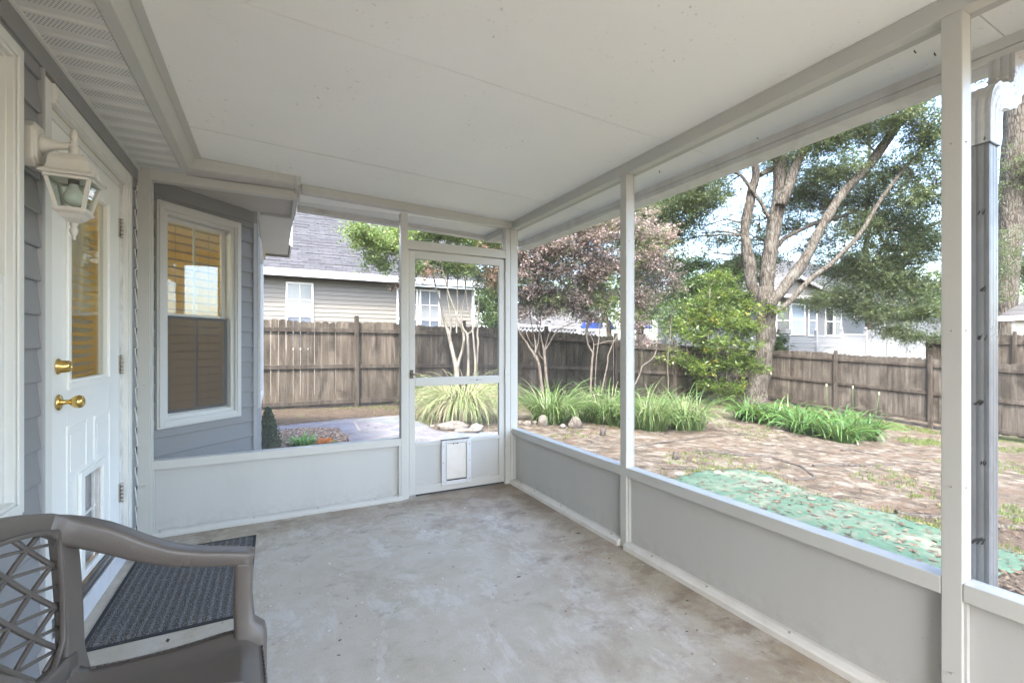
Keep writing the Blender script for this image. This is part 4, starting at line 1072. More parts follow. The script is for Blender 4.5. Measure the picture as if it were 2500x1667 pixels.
# fallen leaves
def ground_z(x, y): return gz(x, y) + .018 * fbm(x, y, 1.1)
def scatter_leaves(name, label, spots, size, mat_, lift=.012):
    n = len(spots); Vv = np.zeros((n, 4, 3))
    for i, (x, y) in enumerate(spots):
        a = random.uniform(0, 6.28); s_ = size * random.uniform(.55, 1.35); w_ = s_ * random.uniform(.25, .42); z = ground_z(x, y) + lift + random.uniform(0, .012) + (wrinkle(x, y) if 'ground cloth' in label else 0)
        ti, tj = random.uniform(-.25, .25), random.uniform(-.5, .5); ca_, sa_ = math.cos(a), math.sin(a)
        for q, (u, v) in enumerate(((-s_, 0), (0, -w_), (s_, 0), (0, w_))):
            Vv[i, q] = (x + u * ca_ - v * sa_, y + u * sa_ + v * ca_, z + u * ti * .3 + v * tj + (.004 if q in (0, 2) else 0))
    o = leafobj(name, Vv, mat_); tag(o, label, "leaves", None, "stuff"); return o
LEAFD = leafmat("dead_leaf", [(0., (.014, .010, .007)), (.35, (.042, .028, .019)), (.65, (.088, .062, .043)), (1., (.17, .135, .10))], .1, .8, 2., .3)
sp_ = []
while len(sp_) < 1100:                                     # on the green cloth and just beyond the sill
    x, y = random.uniform(2.1, 6.0), random.uniform(.9, 6.0)
    if dens_poly((x, y), gp) and random.random() < .35 + .65 * max(0, fbm(x, y, .9, 3, 4.) + .3): sp_.append((x, y))
scatter_leaves("fallen_leaves", "brown oak leaves lying on the green ground cloth", sp_, .030, LEAFD, .016)
sp_ = []
while len(sp_) < 2600:
    x, y = random.uniform(2.1, 6.0), random.uniform(-1.0, 2.3)
    if not dens_poly((x, y), gp) and (x < 4.4 or random.random() < .3): sp_.append((x, y))
scatter_leaves("fallen_leaves", "drift of brown leaves beside the porch, right of the downspout", sp_, .035, LEAFD)
sp_ = []
while len(sp_) < 15000:
    x, y = random.uniform(-1.5, 15.8), random.uniform(2.5, 10.7)
    if dens_poly((x, y), gp) or (dens_poly((x, y), pth) and random.random() < .97): continue
    zn = zone(x, y)[0]
    if random.random() < .05 + zn * 1.2: sp_.append((x, y))
scatter_leaves("fallen_leaves", "brown leaf litter strewn over the sandy yard and along the fences", sp_, .026, LEAFD)
# grit and leaf crumbs blown onto the slab
n_ = 90; Vd = np.zeros((n_, 4, 3))
for i in range(n_):
    x, y = (random.uniform(-.6, 1.85), random.uniform(1.3, 3.7)) if i % 3 else (random.uniform(1.5, 1.9), random.uniform(1.2, 3.7)); a = random.uniform(0, 6.28); s_ = random.uniform(.003, .010) * (2.2 if i % 17 == 0 else 1); w_ = s_ * random.uniform(.25, .6); c_, q_ = math.cos(a), math.sin(a)
    for q, (u, v) in enumerate(((-s_, 0), (0, -w_), (s_, 0), (0, w_))): Vd[i, q] = (x + u * c_ - v * q_, y + u * q_ + v * c_, .002 + (.002 if q % 2 else 0))
o = leafobj("leaf_crumbs", Vd, LEAFD); tag(o, "tiny leaf crumbs and grit scattered on the concrete slab", "leaf crumbs", None, "stuff")
# mulch chips
sp_ = []
while len(sp_) < 1500:
    x, y = random.uniform(-.1, 1.3), random.uniform(3.9, 6.2)
    if dens_poly((x, y), mp): sp_.append((x, y))
scatter_leaves("bark_chips", "loose pale and dark bark chips on the mulch bed", sp_, .024, leafmat("bark_chip", [(0., (.025, .016, .011)), (.4, (.10, .062, .043)), (.8, (.22, .165, .125)), (1., (.34, .28, .23))], .0, .9, 2., .1), .045)
# small weeds and grass tufts
def blades(spots, h, wd, seg=2, lean=.5):
    out = []
    for x, y in spots:
        z0_ = ground_z(x, y)
        for _ in range(random.randint(3, 7)):
            a = random.uniform(0, 6.28); hh = h * random.uniform(.4, 1.2); bx_, by_ = x + random.uniform(-.02, .02), y + random.uniform(-.02, .02)
            dx, dy = math.cos(a) * hh * lean * random.random(), math.sin(a) * hh * lean * random.random()
            px_, py_ = -math.sin(a) * wd, math.cos(a) * wd
            out.append([(bx_ - px_, by_ - py_, z0_ - .005), (bx_ + px_, by_ + py_, z0_ - .005), (bx_ + dx + px_ * .4, by_ + dy + py_ * .4, z0_ + hh), (bx_ + dx - px_ * .4, by_ + dy - py_ * .4, z0_ + hh)])
    return np.array(out)
sp_ = []
tries = 0
while len(sp_) < 5200 and tries < 400000:
    tries += 1
    x, y = random.uniform(1.0, 15.8), random.uniform(.3, 10.7)
    if dens_poly((x, y), gp) or dens_poly((x, y), pth): continue
    g_ = zone(x, y)[1]
    if y < 4 and x < 7: g_ += .10
    if random.random() < max(0, g_ - .22) * 1.6: sp_.append((x, y))
GRASSM = leafmat("yard_weed", [(0., (.035, .055, .013)), (.5, (.085, .12, .03)), (1., (.17, .19, .07))], .3, .6, 1.5, .4)
o = leafobj("grass", blades(sp_, .040, .005), GRASSM); tag(o, "thin weedy grass growing in patches over the sand", "grass", None, "stuff")
# a fringe of grass along the far edge of the cloth
sp_ = []
for i in range(len(gp) - 8):
    a, b = gp[i + 1], gp[i + 2]
    for _ in range(int(34 * (.15 + max(0, fbm(a[0], a[1], 1.3, 3, 3.) * 1.6 + .4)))):
        t = random.random(); sp_.append((a[0] + (b[0] - a[0]) * t + abs(random.gauss(0, .13)), a[1] + (b[1] - a[1]) * t + abs(random.gauss(0, .12))))
o = leafobj("grass_fringe", blades(sp_, .035, .004), GRASSM); tag(o, "fringe of short grass along the edge of the green cloth", "grass", None, "stuff")

# exposed roots
ROOT = barkmat("root_bark", [(.3, (.014, .011, .009)), (.55, (.032, .027, .023)), (.8, (.058, .052, .046))], 14, .4, .5)
RP = [((1535, 1094), (1600, 1085), (1650, 1078), (1720, 1068), (1780, 1062), (1850, 1061)), ((1700, 1100), (1760, 1107), (1830, 1112), (1890, 1118), (1935, 1132), (1960, 1140), (1990, 1163), (1975, 1170), (1930, 1175)),
      ((1620, 1145), (1700, 1147), (1780, 1148), (1860, 1147), (1890, 1140)), ((2055, 1103), (2085, 1100), (2120, 1107), (2160, 1112)), ((1880, 1086), (1940, 1092), (2000, 1102), (2050, 1112)),
      ((2180, 1252), (2230, 1258), (2290, 1262), (2350, 1266), (2420, 1259), (2500, 1262)), ((1990, 1138), (2060, 1137), (2120, 1136), (2200, 1133)), ((2440, 1291), (2480, 1291), (2530, 1293))]
RL = ["long thin root crossing the pale sand before the trees", "pale root that bends back in a hook near the cloth", "thin root along the upper edge of the green cloth", "short dark root below the row of green leaves",
      "slim root in the sand between the hooked root and the green leaves", "dark root poking out past the cloth edge by the downspout", "faint straight root in the middle of the bare sand", "thick root right of the downspout among dead leaves"]
for r_, lb in zip(RP, RL):
    pts = []; rad = []
    for i, (x, y) in enumerate(r_):
        p = G(x, y); pts.append((p.x, p.y, ground_z(p.x, p.y) + .004)); rad.append(.030 * (1 - .5 * i / len(r_)) * (1 if 'thin' not in lb and 'slim' not in lb else .6))
    fine_p = []; fr = []
    for i in range(len(pts) - 1):
        for q in range(4):
            t = q / 4; p = Vector(pts[i]).lerp(Vector(pts[i + 1]), t); p += Vector((mnoise.noise(p * 3.1), mnoise.noise(p * 3.3 + Vector((5, 0, 0))), 0)) * .05; fine_p.append(p); fr.append(rad[i] + (rad[i + 1] - rad[i]) * t)
    o = obj("tree_root", MB().tube(fine_p, fr, 7, 0, True, .6), ROOT); tag(o, lb, "root", "tree roots showing in the yard")
# short stump
p = G(1472, 1062); m = MB().tube([(p.x, p.y, p.z - .05), (p.x, p.y, p.z + .06), (p.x + .01, p.y, p.z + .13)], [.055, .05, .045], 10, 0, True, .5); o = obj("tree_stump", m, ROOT); tag(o, "small weathered stump before the middle grass clump", "stump")
p = G(1650, 1120); m = MB().tube([(p.x, p.y, p.z - .05), (p.x, p.y, p.z + .05), (p.x + .01, p.y, p.z + .10)], [.05, .045, .035], 10, 0, True, .5); o = obj("tree_stump", m, ROOT); tag(o, "small splintered stump out on the bare sand", "stump")
# rocks
ROCK = barkmat("garden_rock", [(.25, (.035, .028, .023)), (.5, (.07, .06, .051)), (.8, (.11, .10, .088))], 6, 1, .5)
ROCKW = barkmat("pale_rock", [(.25, (.075, .066, .052)), (.5, (.125, .115, .097)), (.8, (.17, .16, .142))], 6, 1, .5)
def rock(px, py, w_px, h_px, lb, dy=.7, mat_=None, seed=0, sink=.25):
    p = G(px, py); t = (p.x * cF[0] + p.y * cF[1]); rx = w_px * t / F_PX / 2; rz = h_px * t / F_PX
    m = MB(); n1, n2 = 14, 9; rs = []
    for i in range(n2):
        th = math.pi * i / (n2 - 1); ring = []
        for j in range(n1):
            a = 2 * math.pi * j / n1; d = Vector((math.sin(th) * math.cos(a), math.sin(th) * math.sin(a), math.cos(th)))
            q = 1 + .32 * mnoise.noise(d * 1.4 + Vector((seed * 3.3, seed, 0))) + .12 * mnoise.noise(d * 4 + Vector((seed, 7, 0)))
            lx_ = d.x * rx * q; ly_ = d.y * rx * dy * q; ring.append((p.x + lx_ * cR[0] + ly_ * cF[0], p.y + lx_ * cR[1] + ly_ * cF[1], p.z + rz * (.5 - sink * .5) + d.z * rz * .62 * q))
        rs.append(ring)
    m.rings(rs, False); o = obj("rock", m, mat_ or ROCK); tag(o, lb, "rock", "rocks edging the planting beds"); return o
rock(1107, 1049, 78, 20, "broad flat pinkish rock at the foot of the arching grass", .6, None, 1)
rock(1162, 1052, 34, 19, "small white angular rock right of the flat one", .8, ROCKW, 2)
rock(1140, 1056, 64, 12, "low reddish rock in front of the white rock", .5, None, 3)
rock(1287, 1040, 22, 14, "round brown rock nearest the corner post in the bed", .8, None, 4)
rock(1268, 1038, 18, 12, "small rock touching the corner post in view", .8, None, 14)
rock(1326, 1040, 26, 26, "upright grey rock under the first green clump", .7, None, 5)
rock(1405, 1044, 34, 26, "pointed grey slab rock between the two grass clumps", .5, None, 6)
rock(1374, 1044, 14, 9, "little tan stone left of the pointed slab", .8, ROCKW, 7)
rock(1055, 1043, 16, 6, "tiny pale stone by the path left of the flat rock", .8, ROCKW, 8)
rock(1305, 1036, 16, 10, "small dark stone behind the round brown rock", .8, None, 9)
rock(1900, 1054, 30, 5, "low grey rock half sunk before the green leaves", .8, None, 10)

# ------------------------------------------------------------------ grasses
def clump(name, lb, cat, c, n, L, wd, mat_, spread=.15, droop=1., group=None, seg=6, tall=1., grp_r=(1, 1)):
    root_z = ground_z(c[0], c[1]); V = []
    for _ in range(n):
        a = random.uniform(0, 6.28); r0 = spread * math.sqrt(random.random()); l = L * random.choice((random.uniform(.3, .8), random.uniform(.7, 1.12))); e0 = random.uniform(.12, .75) * droop
        a2 = a + random.gauss(0, .5); bx_, by_ = c[0] + r0 * math.cos(a) * grp_r[0], c[1] + r0 * math.sin(a) * grp_r[1]
        p = Vector((bx_, by_, root_z - .01)); th = R(88) - e0 * .6; side = Vector((-math.sin(a2), math.cos(a2), 0)) * wd * random.uniform(.6, 1.1); tw = random.gauss(0, .3)
        side = (side + Vector((0, 0, 1)) * tw * wd); bend = random.uniform(.7, 1.5) * droop / seg
        prev = None
        for i in range(seg + 1):
            t = i / seg; w_ = (1 - t ** 2.2) * .95 + .05; s_ = side * w_
            cur = (p - s_, p + s_)
            if prev: V.append([prev[0], prev[1], cur[1], cur[0]])
            prev = cur
            p = p + Vector((math.cos(a2) * math.cos(th), math.sin(a2) * math.cos(th), math.sin(th))) * (l / seg); th -= bend * (1 + t * 1.6)
            if p.z < ground_z(p.x, p.y) + .01: p.z = ground_z(p.x, p.y) + .01
    nV = len(V); me = MB(); b = 0
    arr = np.array([[tuple(q) for q in f_] for f_ in V])
    # weld each blade so it counts as one leaf for its colour
    vs = []; fs = []; per = seg
    for bi in range(nV // per):
        base_i = len(vs); fcs = arr[bi * per:(bi + 1) * per]
        vs.append(fcs[0][0]); vs.append(fcs[0][1])
        for q in range(per): vs.append(fcs[q][3]); vs.append(fcs[q][2]); o_ = base_i + 2 * q; fs.append((o_, o_ + 1, o_ + 3, o_ + 2))
    me.v = [tuple(v) for v in vs]; me.f = fs; me.m = [0] * len(fs); me.sm = [True] * len(fs)
    return me
def grass_thing(name, lb, cat, c, mat_, group=None, **kw):
    o = obj(name, clump(name, lb, cat, c, mat_=mat_, **kw), mat_); tag(o, lb, cat, group); return o
G_ARCH = leafmat("arching_grass_blade", [(0., (.26, .20, .145)), (.30, (.30, .255, .18)), (.40, (.12, .16, .06)), (.7, (.16, .22, .08)), (1., (.28, .33, .16))], .3, .5, 5., .15)
G_LILY = leafmat("strap_leaf", [(0., (.26, .27, .17)), (.16, (.20, .22, .12)), (.24, (.038, .075, .022)), (.7, (.07, .13, .035)), (1., (.18, .25, .085))], .3, .4, 3., .2)
G_AGA = leafmat("glossy_strap_leaf", [(0., (.022, .058, .014)), (.5, (.043, .102, .024)), (.9, (.078, .155, .038)), (1., (.15, .20, .06))], .3, .35, 2., .25)
p = G(1143, 1030)
grass_thing("ornamental_grass", "big mound of arching pale grass behind the screen door", "ornamental grass", (p.x, p.y + .25), G_ARCH, None, n=2600, L=1.45, wd=.006, spread=.26, droop=1.35, seg=7)
for (x, y, n_, L_, lb, sx) in ((1352, 1034, 520, 1.25, "first strap leafed green clump, nearest the corner post", 1.0), (1492, 1036, 520, 1.3, "middle strap leafed clump beside the mid post", 1.0), (1600, 1050, 520, 1.25, "wide strap leafed clump right of the mid post", 1.2), (1690, 1050, 440, 1.2, "outermost strap leafed clump of the bed, splaying right", 1.2), (1425, 1028, 200, .9, "smaller strap leafed clump filling the gap between the two big ones", 1.)):
    p = G(x, y); grass_thing("strap_leaf_clump", lb, "grass clump", (p.x, p.y + .15), G_LILY, "strap leafed clumps along the bed", n=n_, L=L_, wd=.0085, spread=.30, droop=1.2, seg=6, grp_r=(sx, 1))
al = ["leftmost lily clump beside the oak trunk", "second lily clump from the oak trunk", "third lily clump from the oak trunk", "lily clump in the middle of the row with a tall bud", "full lily clump under the leaning flower stalk", "rightmost lily clump spreading over the sand", "front lily clump at the end of the row", "low front lily clump in the middle of the row"]
for i, (x, y) in enumerate(((1835, 1028), (1893, 1038), (1950, 1044), (2010, 1050), (2065, 1062), (2115, 1074), (2062, 1078), (1975, 1060))):
    p = G(x, y); grass_thing("lily_clump", al[i], "lily", (p.x, p.y + .1), G_AGA, "row of lilies in front of the fence", n=170, L=.95, wd=.021, spread=.26, droop=1.3, seg=6)
for i, ((x, y), (bx_, by_), lb) in enumerate((((2022, 1030), (2018, 943), "leftmost tall flower stalk with a pale bud above the lilies"), ((2082, 1040), (2082, 948), "middle flower stalk with a pale bud above the lilies"), ((2128, 1050), (2146, 963), "leaning rightmost flower stalk with a pale bud above the lilies"))):
    p = G(x, y + 26); t = p.x * cF[0] + p.y * cF[1]; q = P(bx_, by_, t)
    fs = thing("flower_stalk", lb, "flower stalk", tuple(p), "budding stalks above the lilies")
    obj("stem", MB().tube([p, p.lerp(q, .5) + Vector((.01, 0, 0)), q], [.005, .004, .004], 6), G_AGA, fs)
    obj("bud", MB().lathe([(.002, -.01), (.010, .0), (.014, .02), (.009, .042), (.002, .055)], tuple(q), 8), plain("pale_bud", (.55, .55, .25), .5) if i == 0 else bpy.data.materials["pale_bud"], fs)
# little plants of the mulch bed
def leaves_on(c, r, n, ls, asp=.45, up=0., flat=.0, shell=.6):
    """random rhombus leaves through an ellipsoid"""
    d = rng.normal(size=(n, 3)); d /= np.linalg.norm(d, axis=1)[:, None]
    rr = (shell + (1 - shell) * rng.random(n)) ** .8
    rr = np.where(rng.random(n) < .25, rng.random(n), rr)
    cen = np.array(c) + d * rr[:, None] * np.array(r)
    ax = rng.normal(size=(n, 3)); ax[:, 2] += up; ax /= np.linalg.norm(ax, axis=1)[:, None]
    b = np.cross(ax, rng.normal(size=(n, 3))); b /= np.linalg.norm(b, axis=1)[:, None]
    L = ls * (.6 + .7 * rng.random(n))[:, None]
    return np.stack([cen - ax * L * .5, cen + b * L * asp * .5, cen + ax * L * .5, cen - b * L * asp * .5], axis=1)
p = G(655, 1102); p.z = gz(p.x, p.y)
sh = thing("conical_shrub", "small dark conical evergreen shrub in the mulch at the house corner", "shrub", tuple(p))
V = np.concatenate([leaves_on((p.x, p.y, p.z + .06 + .46 * i / 11), (.155 * (1 - (i / 12) ** 1.4) + .02, .155 * (1 - (i / 12) ** 1.4) + .02, .05), 620, .021, .5, .4, 0, .55) for i in range(12)])
leafobj("foliage", V, leafmat("dark_needle_leaf", [(0., (.02, .035, .018)), (.6, (.045, .075, .035)), (1., (.10, .13, .07))], .15, .6, 6., .3), sh)
obj("stem", MB().tube([p, p + Vector((0, 0, .45))], [.014, .004], 6), ROOT, sh)
p = G(741, 1094)
grass_thing("leafy_plant", "bright green leafy plant in the mulch bed beside orange flowers", "plant", (p.x, p.y), leafmat("bright_leaf", [(0., (.05, .15, .02)), (.6, (.12, .30, .05)), (1., (.24, .42, .10))], .3, .4, 8., .3), None, n=190, L=.24, wd=.017, spread=.085, droop=1.1, seg=4)
p = G(792, 1091)
fl = thing("orange_flowers", "small orange flowers blooming low at the edge of the mulch bed", "flowers", tuple(p))
leafobj("blossom", leaves_on((p.x, p.y, ground_z(p.x, p.y) + .07), (.11, .08, .045), 260, .026, .8), leafmat("orange_petal", [(0., (.50, .13, .03)), (.6, (.70, .24, .06)), (1., (.80, .40, .12))], .3, .6), fl)
leafobj("foliage", leaves_on((p.x + .05, p.y, ground_z(p.x, p.y) + .045), (.13, .08, .04), 220, .028, .5), leafmat("flower_foliage", [(0., (.10, .13, .04)), (.6, (.22, .24, .08)), (1., (.36, .33, .12))], .3, .6), fl)

# ------------------------------------------------------------------ timber fences
def boardmat(name, ca_, cb_, cc_, sc_=1.):
    k = NT(name); g = k.n("NewGeometry").outputs["Random Per Island"]
    n1 = k.noise(7, 6, .7, k.map((1.6, 1.6, .10)), .4); n2 = k.noise(2.6, 6, .7, k.map((1, 1, .5)), .5); n3 = k.noise(26, 4, .7, k.map((2, 2, .06)))
    c = k.ramp(n1, [(.28, ca_), (.5, cb_), (.72, cc_)])
    c = k.mix(k.math('MULTIPLY', k.ramp(n2, [(.46, 0.), (.62, 1.)]), .7), c, tuple(x * .55 for x in ca_)); c = k.mix(1., c, k.ramp(g, [(0., .78), (1., 1.18)]), 'MULTIPLY')
    c = k.mix(k.math('MULTIPLY', k.ramp(n3, [(.35, 1.), (.5, 0.)]), .35), c, tuple(x * .5 for x in ca_))
    return k.done(k.bsdf(c, .9, 0, k.bump(k.math('ADD', n3, n1), .5, .01), .15))
B1 = boardmat("weathered_brown_board", (.028, .0225, .017), (.064, .053, .042), (.130, .113, .094))
B2 = boardmat("mossy_dark_board", (.014, .0125, .0085), (.034, .030, .022), (.062, .056, .043))
B3 = boardmat("weathered_grey_board", (.032, .027, .021), (.066, .057, .047), (.120, .107, .091))
RAILM = boardmat("fence_rail_wood", (.026, .021, .016), (.055, .046, .038), (.10, .088, .074))
def fence(lb, A, B, tops, bott, postpos, mats, gapf, over=.14, rail=(.19, .97, 1.74), group="timber fences round the yard", off=.03, postw=.09):
    """A->B ground line; tops(s), bott(s) heights along it; boards stand on the far side of the rails"""
    A = Vector(A); B = Vector(B); d = (B - A); Ltot = d.length; d.normalize(); n = Vector((d.y, -d.x))          # n points to the yard side
    mid = (A + B) / 2; fr = thing("timber_fence", lb, "fence", (mid.x, mid.y, bott(Ltot / 2)), group)
    edges = [0.] + list(postpos) + [Ltot]
    def bx3(m, s0, s1, o0, o1, z00, z01, z10, z11):
        c = []
        for s, o in ((s0, o0), (s1, o0), (s1, o1), (s0, o1)):
            c.append((A.x + d.x * s + n.x * o, A.y + d.y * s + n.y * o))
        zl = (z00, z10, z10, z00); zh = (z01, z11, z11, z01)
        return m.hexa([(*c[i], zl[i]) for i in range(4)] + [(*c[i], zh[i]) for i in range(4)])
    for pi in range(len(edges) - 1):
        a, b = edges[pi], edges[pi + 1]
        if b - a < .1: continue
        m = MB(); s = a + .01
        while s < b - .05:
            w_ = min(.140 * random.uniform(.93, 1.04), b - s); gp_ = gapf(s) * random.uniform(.3, 1.5); tz = tops(s + .05) + random.uniform(-.012, .014); bz = bott(s) + .02 + random.uniform(-.015, .02)
            o = random.uniform(-.004, .004); tl = random.uniform(-.012, .012)
            c = [(s, 0), (s + w_ - gp_, 0)]
            z0_, z1_ = bz, tz; th = .018
            # board with clipped, slightly ragged top
            pr_ = [(s, z0_), (s + w_ - gp_, z0_), (s + w_ - gp_, z1_ - .02 + tl), (s + (w_ - gp_) * .7, z1_ + tl), (s + (w_ - gp_) * .3, z1_ - tl * .5), (s, z1_ - .02 - tl)]
            kk = len(m.v)
            for oo in (-.001 + o, -th + o):
                for (ss, zz) in pr_: m.v.append((A.x + d.x * ss + n.x * oo, A.y + d.y * ss + n.y * oo, zz))
            np_ = 6
            for q in range(np_): q2 = (q + 1) % np_; m.f.append((kk + q, kk + q2, kk + np_ + q2, kk + np_ + q)); m.m.append(0); m.sm.append(False)
            m.f.append(tuple(range(kk, kk + np_))); m.f.append(tuple(range(kk + np_, kk + 2 * np_))[::-1]); m.m += [0, 0]; m.sm += [False, False]
            s += w_
        mm = mats(a); obj("boards", m, mm, fr)
        for rz in rail:
            m = MB(); H = (tops((a + b) / 2) - bott((a + b) / 2)) / 1.83; r0, r1 = tops(a + .05) - rz * H, tops(b - .05) - rz * H
            bx3(m, a + .0, b - .0, .004, .042, r0 - .045, r0 + .045, r1 - .045, r1 + .045); obj("rail", m, RAILM, fr, bevel=.004)
    for s in postpos:
        m = MB(); z0_, z1_ = bott(s) - .15, tops(s) + over; h = postw / 2
        cx_, cy2 = A.x + d.x * s + n.x * .055, A.y + d.y * s + n.y * .055
        def sqr(r_, z): return [(cx_ + d.x * i * r_ + n.x * j * r_, cy2 + d.y * i * r_ + n.y * j * r_, z) for i, j in ((-1, -1), (1, -1), (1, 1), (-1, 1))]
        m.rings([sqr(h, z0_), sqr(h, z1_ - .06), sqr(h * .8, z1_ - .055), sqr(h * .8, z1_ - .035), sqr(h, z1_ - .03), sqr(h, z1_ - .012), sqr(h * .6, z1_)], True, 0, False)
        obj("post", m, RAILM, fr, bevel=.003)
    return fr
YF = 10.8
def tf1(s):
    X = s - 4
    pts = [(-4, 1.79), (1.65, 1.79), (4.2, 1.74), (6.6, 1.65), (8.98, 1.54), (9.02, 1.44), (11.38, 1.31), (11.42, 1.27), (13.8, 1.18), (16.1, 1.10)]
    sag = .02 * math.sin((X - 1.65) * 2.6)
    return float(np.interp(X, [p[0] for p in pts], [p[1] for p in pts])) + sag
def bf1(s): X = s - 4; return float(np.interp(X, [-4, 1.65, 5.8, 9, 11.4, 16], [-.05, -.06, -.18, -.30, -.46, -.68]))
fence("long timber fence behind the path, in front of the tan house", (-4, YF), (16.0, YF), tf1, bf1, [.85, 3.25, 5.65, 8.2, 10.6, 13.0, 15.4, 17.8], lambda s: B1 if s < 9 else B2, lambda s: .010 if s < 5.6 else .004)
def tf2(s): Y = 10.8 - s; return .88 + .052 * (Y - 5.8) + (.0 if Y > 3 else 0) + .015 * math.sin(Y * 2.2)
def bf2(s): Y = 10.8 - s; return tf2(s) - 1.78
fence("grey timber fence on the far right, behind the lilies", (16.05, 10.75), (16.05, -4), tf2, bf2, [2.35, 4.75, 7.15, 9.55, 11.95], lambda s: B3, lambda s: .004, .10)
fence("brown timber fence far off beyond the white lattice", (21.2, 8.1), (20.5, 1.5), lambda s: 1.62, lambda s: -.9, [2.4, 4.8, 7.2], lambda s: B1, lambda s: .008, .1, (.2, 1.2, 2.2))
# ------------------------------------------------------------------ tan house behind the back fence
nh = thing("neighbour_house", "tan sided house with a purple grey shingle roof behind the back fence", "house", (1, 14, 0))
m = MB(); wins = [(.30, .99), (3.30, 4.66)]; wz0, wz1 = 1.15, 3.0; x = -8.
EZ = 3.10
edges = [-8.] + [e for w_ in wins for e in w_] + [5.80]
for i in range(0, len(edges) - 1):
    a, b = edges[i], edges[i + 1]
    if i % 2 == 0: siding(m, (0, 14), (1, 0), (0, -1), a, b, -.3, EZ, .014, .122, .0)
    else: siding(m, (0, 14), (1, 0), (0, -1), a, b, -.3, wz0, .014, .122, .0); siding(m, (0, 14), (1, 0), (0, -1), a, b, wz1, EZ, .014, .122, .0)
siding(m, (5.80, 14), (0, 1), (1, 0), 0, 9, -.3, EZ, .014, .122, .0)
m.box(-8, 5.79, 14.005, 23, -.3, EZ)
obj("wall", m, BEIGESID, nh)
m = MB().box(5.74, 5.83, 13.97, 14.05, -.3, EZ); obj("corner_board", m, plain("tan_trim", (.62, .60, .54), .5), nh)
SH = shinglemat("purple_grey_shingles", (.036, .037, .042), (.058, .059, .066), (.016, .016, .018), 'xz', 1.6)
m = MB(); ov = 13.60; rz = EZ + .16
def rp(x, t): return (x, ov + t * 5.4, rz + t * 4.0)
m.hexa([rp(-8.4, 0), rp(6.15, 0), (6.15, ov, rz + .05), (-8.4, ov, rz + .05), rp(-8.4, 1), rp(6.15, 1), (rp(6.15, 1)[0], rp(6.15, 1)[1], rp(6.15, 1)[2] + .05), (-8.4, rp(0, 1)[1], rp(0, 1)[2] + .05)])
m.hexa([(-8.4, 24.4, rz), (6.15, 24.4, rz), (6.15, 24.4, rz + .05), (-8.4, 24.4, rz + .05), (-8.4, 19.01, rz + 4.0), (6.15, 19.01, rz + 4.0), (6.15, 19.01, rz + 4.05), (-8.4, 19.01, rz + 4.05)])
obj("roof", m, SH, nh)
m = MB()
for k_ in range(34):                                       # thick shingle courses, each a real step
    t0 = k_ / 34; z0_ = rz + t0 * 4.0 + .052; y0_ = ov + t0 * 5.4; x = -8.4 + random.random() * .3
    while x < 6.1:
        w_ = random.uniform(.18, .55); 
        if random.random() < .62:
            x1_ = min(x + w_, 6.15); m.hexa([(x, y0_ + .002, z0_ - .0), (x1_, y0_ + .002, z0_), (x1_, y0_ + .17, z0_ + .118), (x, y0_ + .17, z0_ + .118), (x, y0_, z0_ + .016), (x1_, y0_, z0_ + .016), (x1_, y0_ + .17, z0_ + .128), (x, y0_ + .17, z0_ + .128)])
        x += w_ + .02
obj("shingle_course", m, SH, nh)
obj("fascia", MB().box(-8.4, 6.15, ov - .025, ov, rz - .15, rz + .045), plain("white_fascia", (.36, .37, .39), .4), nh, bevel=.004)
m = MB(); 
for i in range(120): m.box(-8.3 + i * .12, -8.3 + i * .12 + .112, ov + .002, 14.0, rz - .135, rz - .13)
obj("soffit", m, BEIGESID, nh)
def simple_window(root, A, d, n, s0, s1, z0, z1, cols, rows, tr=.05, low=None, name="window", pane=None, frm=None):
    m = MB(); frm = frm or VINYL
    for (a, b, c, e) in ((s0, s0 + tr, z0, z1), (s1 - tr, s1, z0, z1), (s0 + tr, s1 - tr, z1 - tr, z1), (s0 + tr, s1 - tr, z0, z0 + tr)): wallbox(m, A, d, n, a, b, 0, .03, c, e)
    zm = (z0 + z1) / 2
    wallbox(m, A, d, n, s0 + tr, s1 - tr, .0, .025, zm - .025, zm + .025)
    for k_ in range(1, cols): s = s0 + (s1 - s0) * k_ / cols; wallbox(m, A, d, n, s - .009, s + .009, .004, .016, z0 + tr, z1 - tr)
    for (c, e) in ((z0 + tr, zm - .025), (zm + .025, z1 - tr)):
        for k_ in range(1, rows): z = c + (e - c) * k_ / rows; wallbox(m, A, d, n, s0 + tr, s1 - tr, .004, .0155, z - .009, z + .009)
    f = obj(name, m, frm, root)
    g = MB(); wallbox(g, A, d, n, s0 + tr, s1 - tr, -.006, .002, zm, z1 - tr); obj("pane", g, pane or UP, f)
    g = MB(); wallbox(g, A, d, n, s0 + tr, s1 - tr, -.006, .002, z0 + tr, zm); obj("pane", g, low or LOW, f)
    return f
UP = plain("curtained_pane", (.14, .155, .165), .15, 0, .8); LOW = plain("screened_pane", (.07, .085, .11), .25, 0, .6); BLK = plain("dark_pane", (.03, .035, .04), .12, 0, .8)
for a, b in wins:
    if b - a > 1: simple_window(nh, (0, 13.985), (1, 0), (0, -1), a, (a + b) / 2 - .02, wz0, wz1, 2, 2); simple_window(nh, (0, 13.985), (1, 0), (0, -1), (a + b) / 2 + .02, b, wz0, wz1, 2, 2)
    else: simple_window(nh, (0, 13.985), (1, 0), (0, -1), a, b, wz0, wz1, 2, 2)

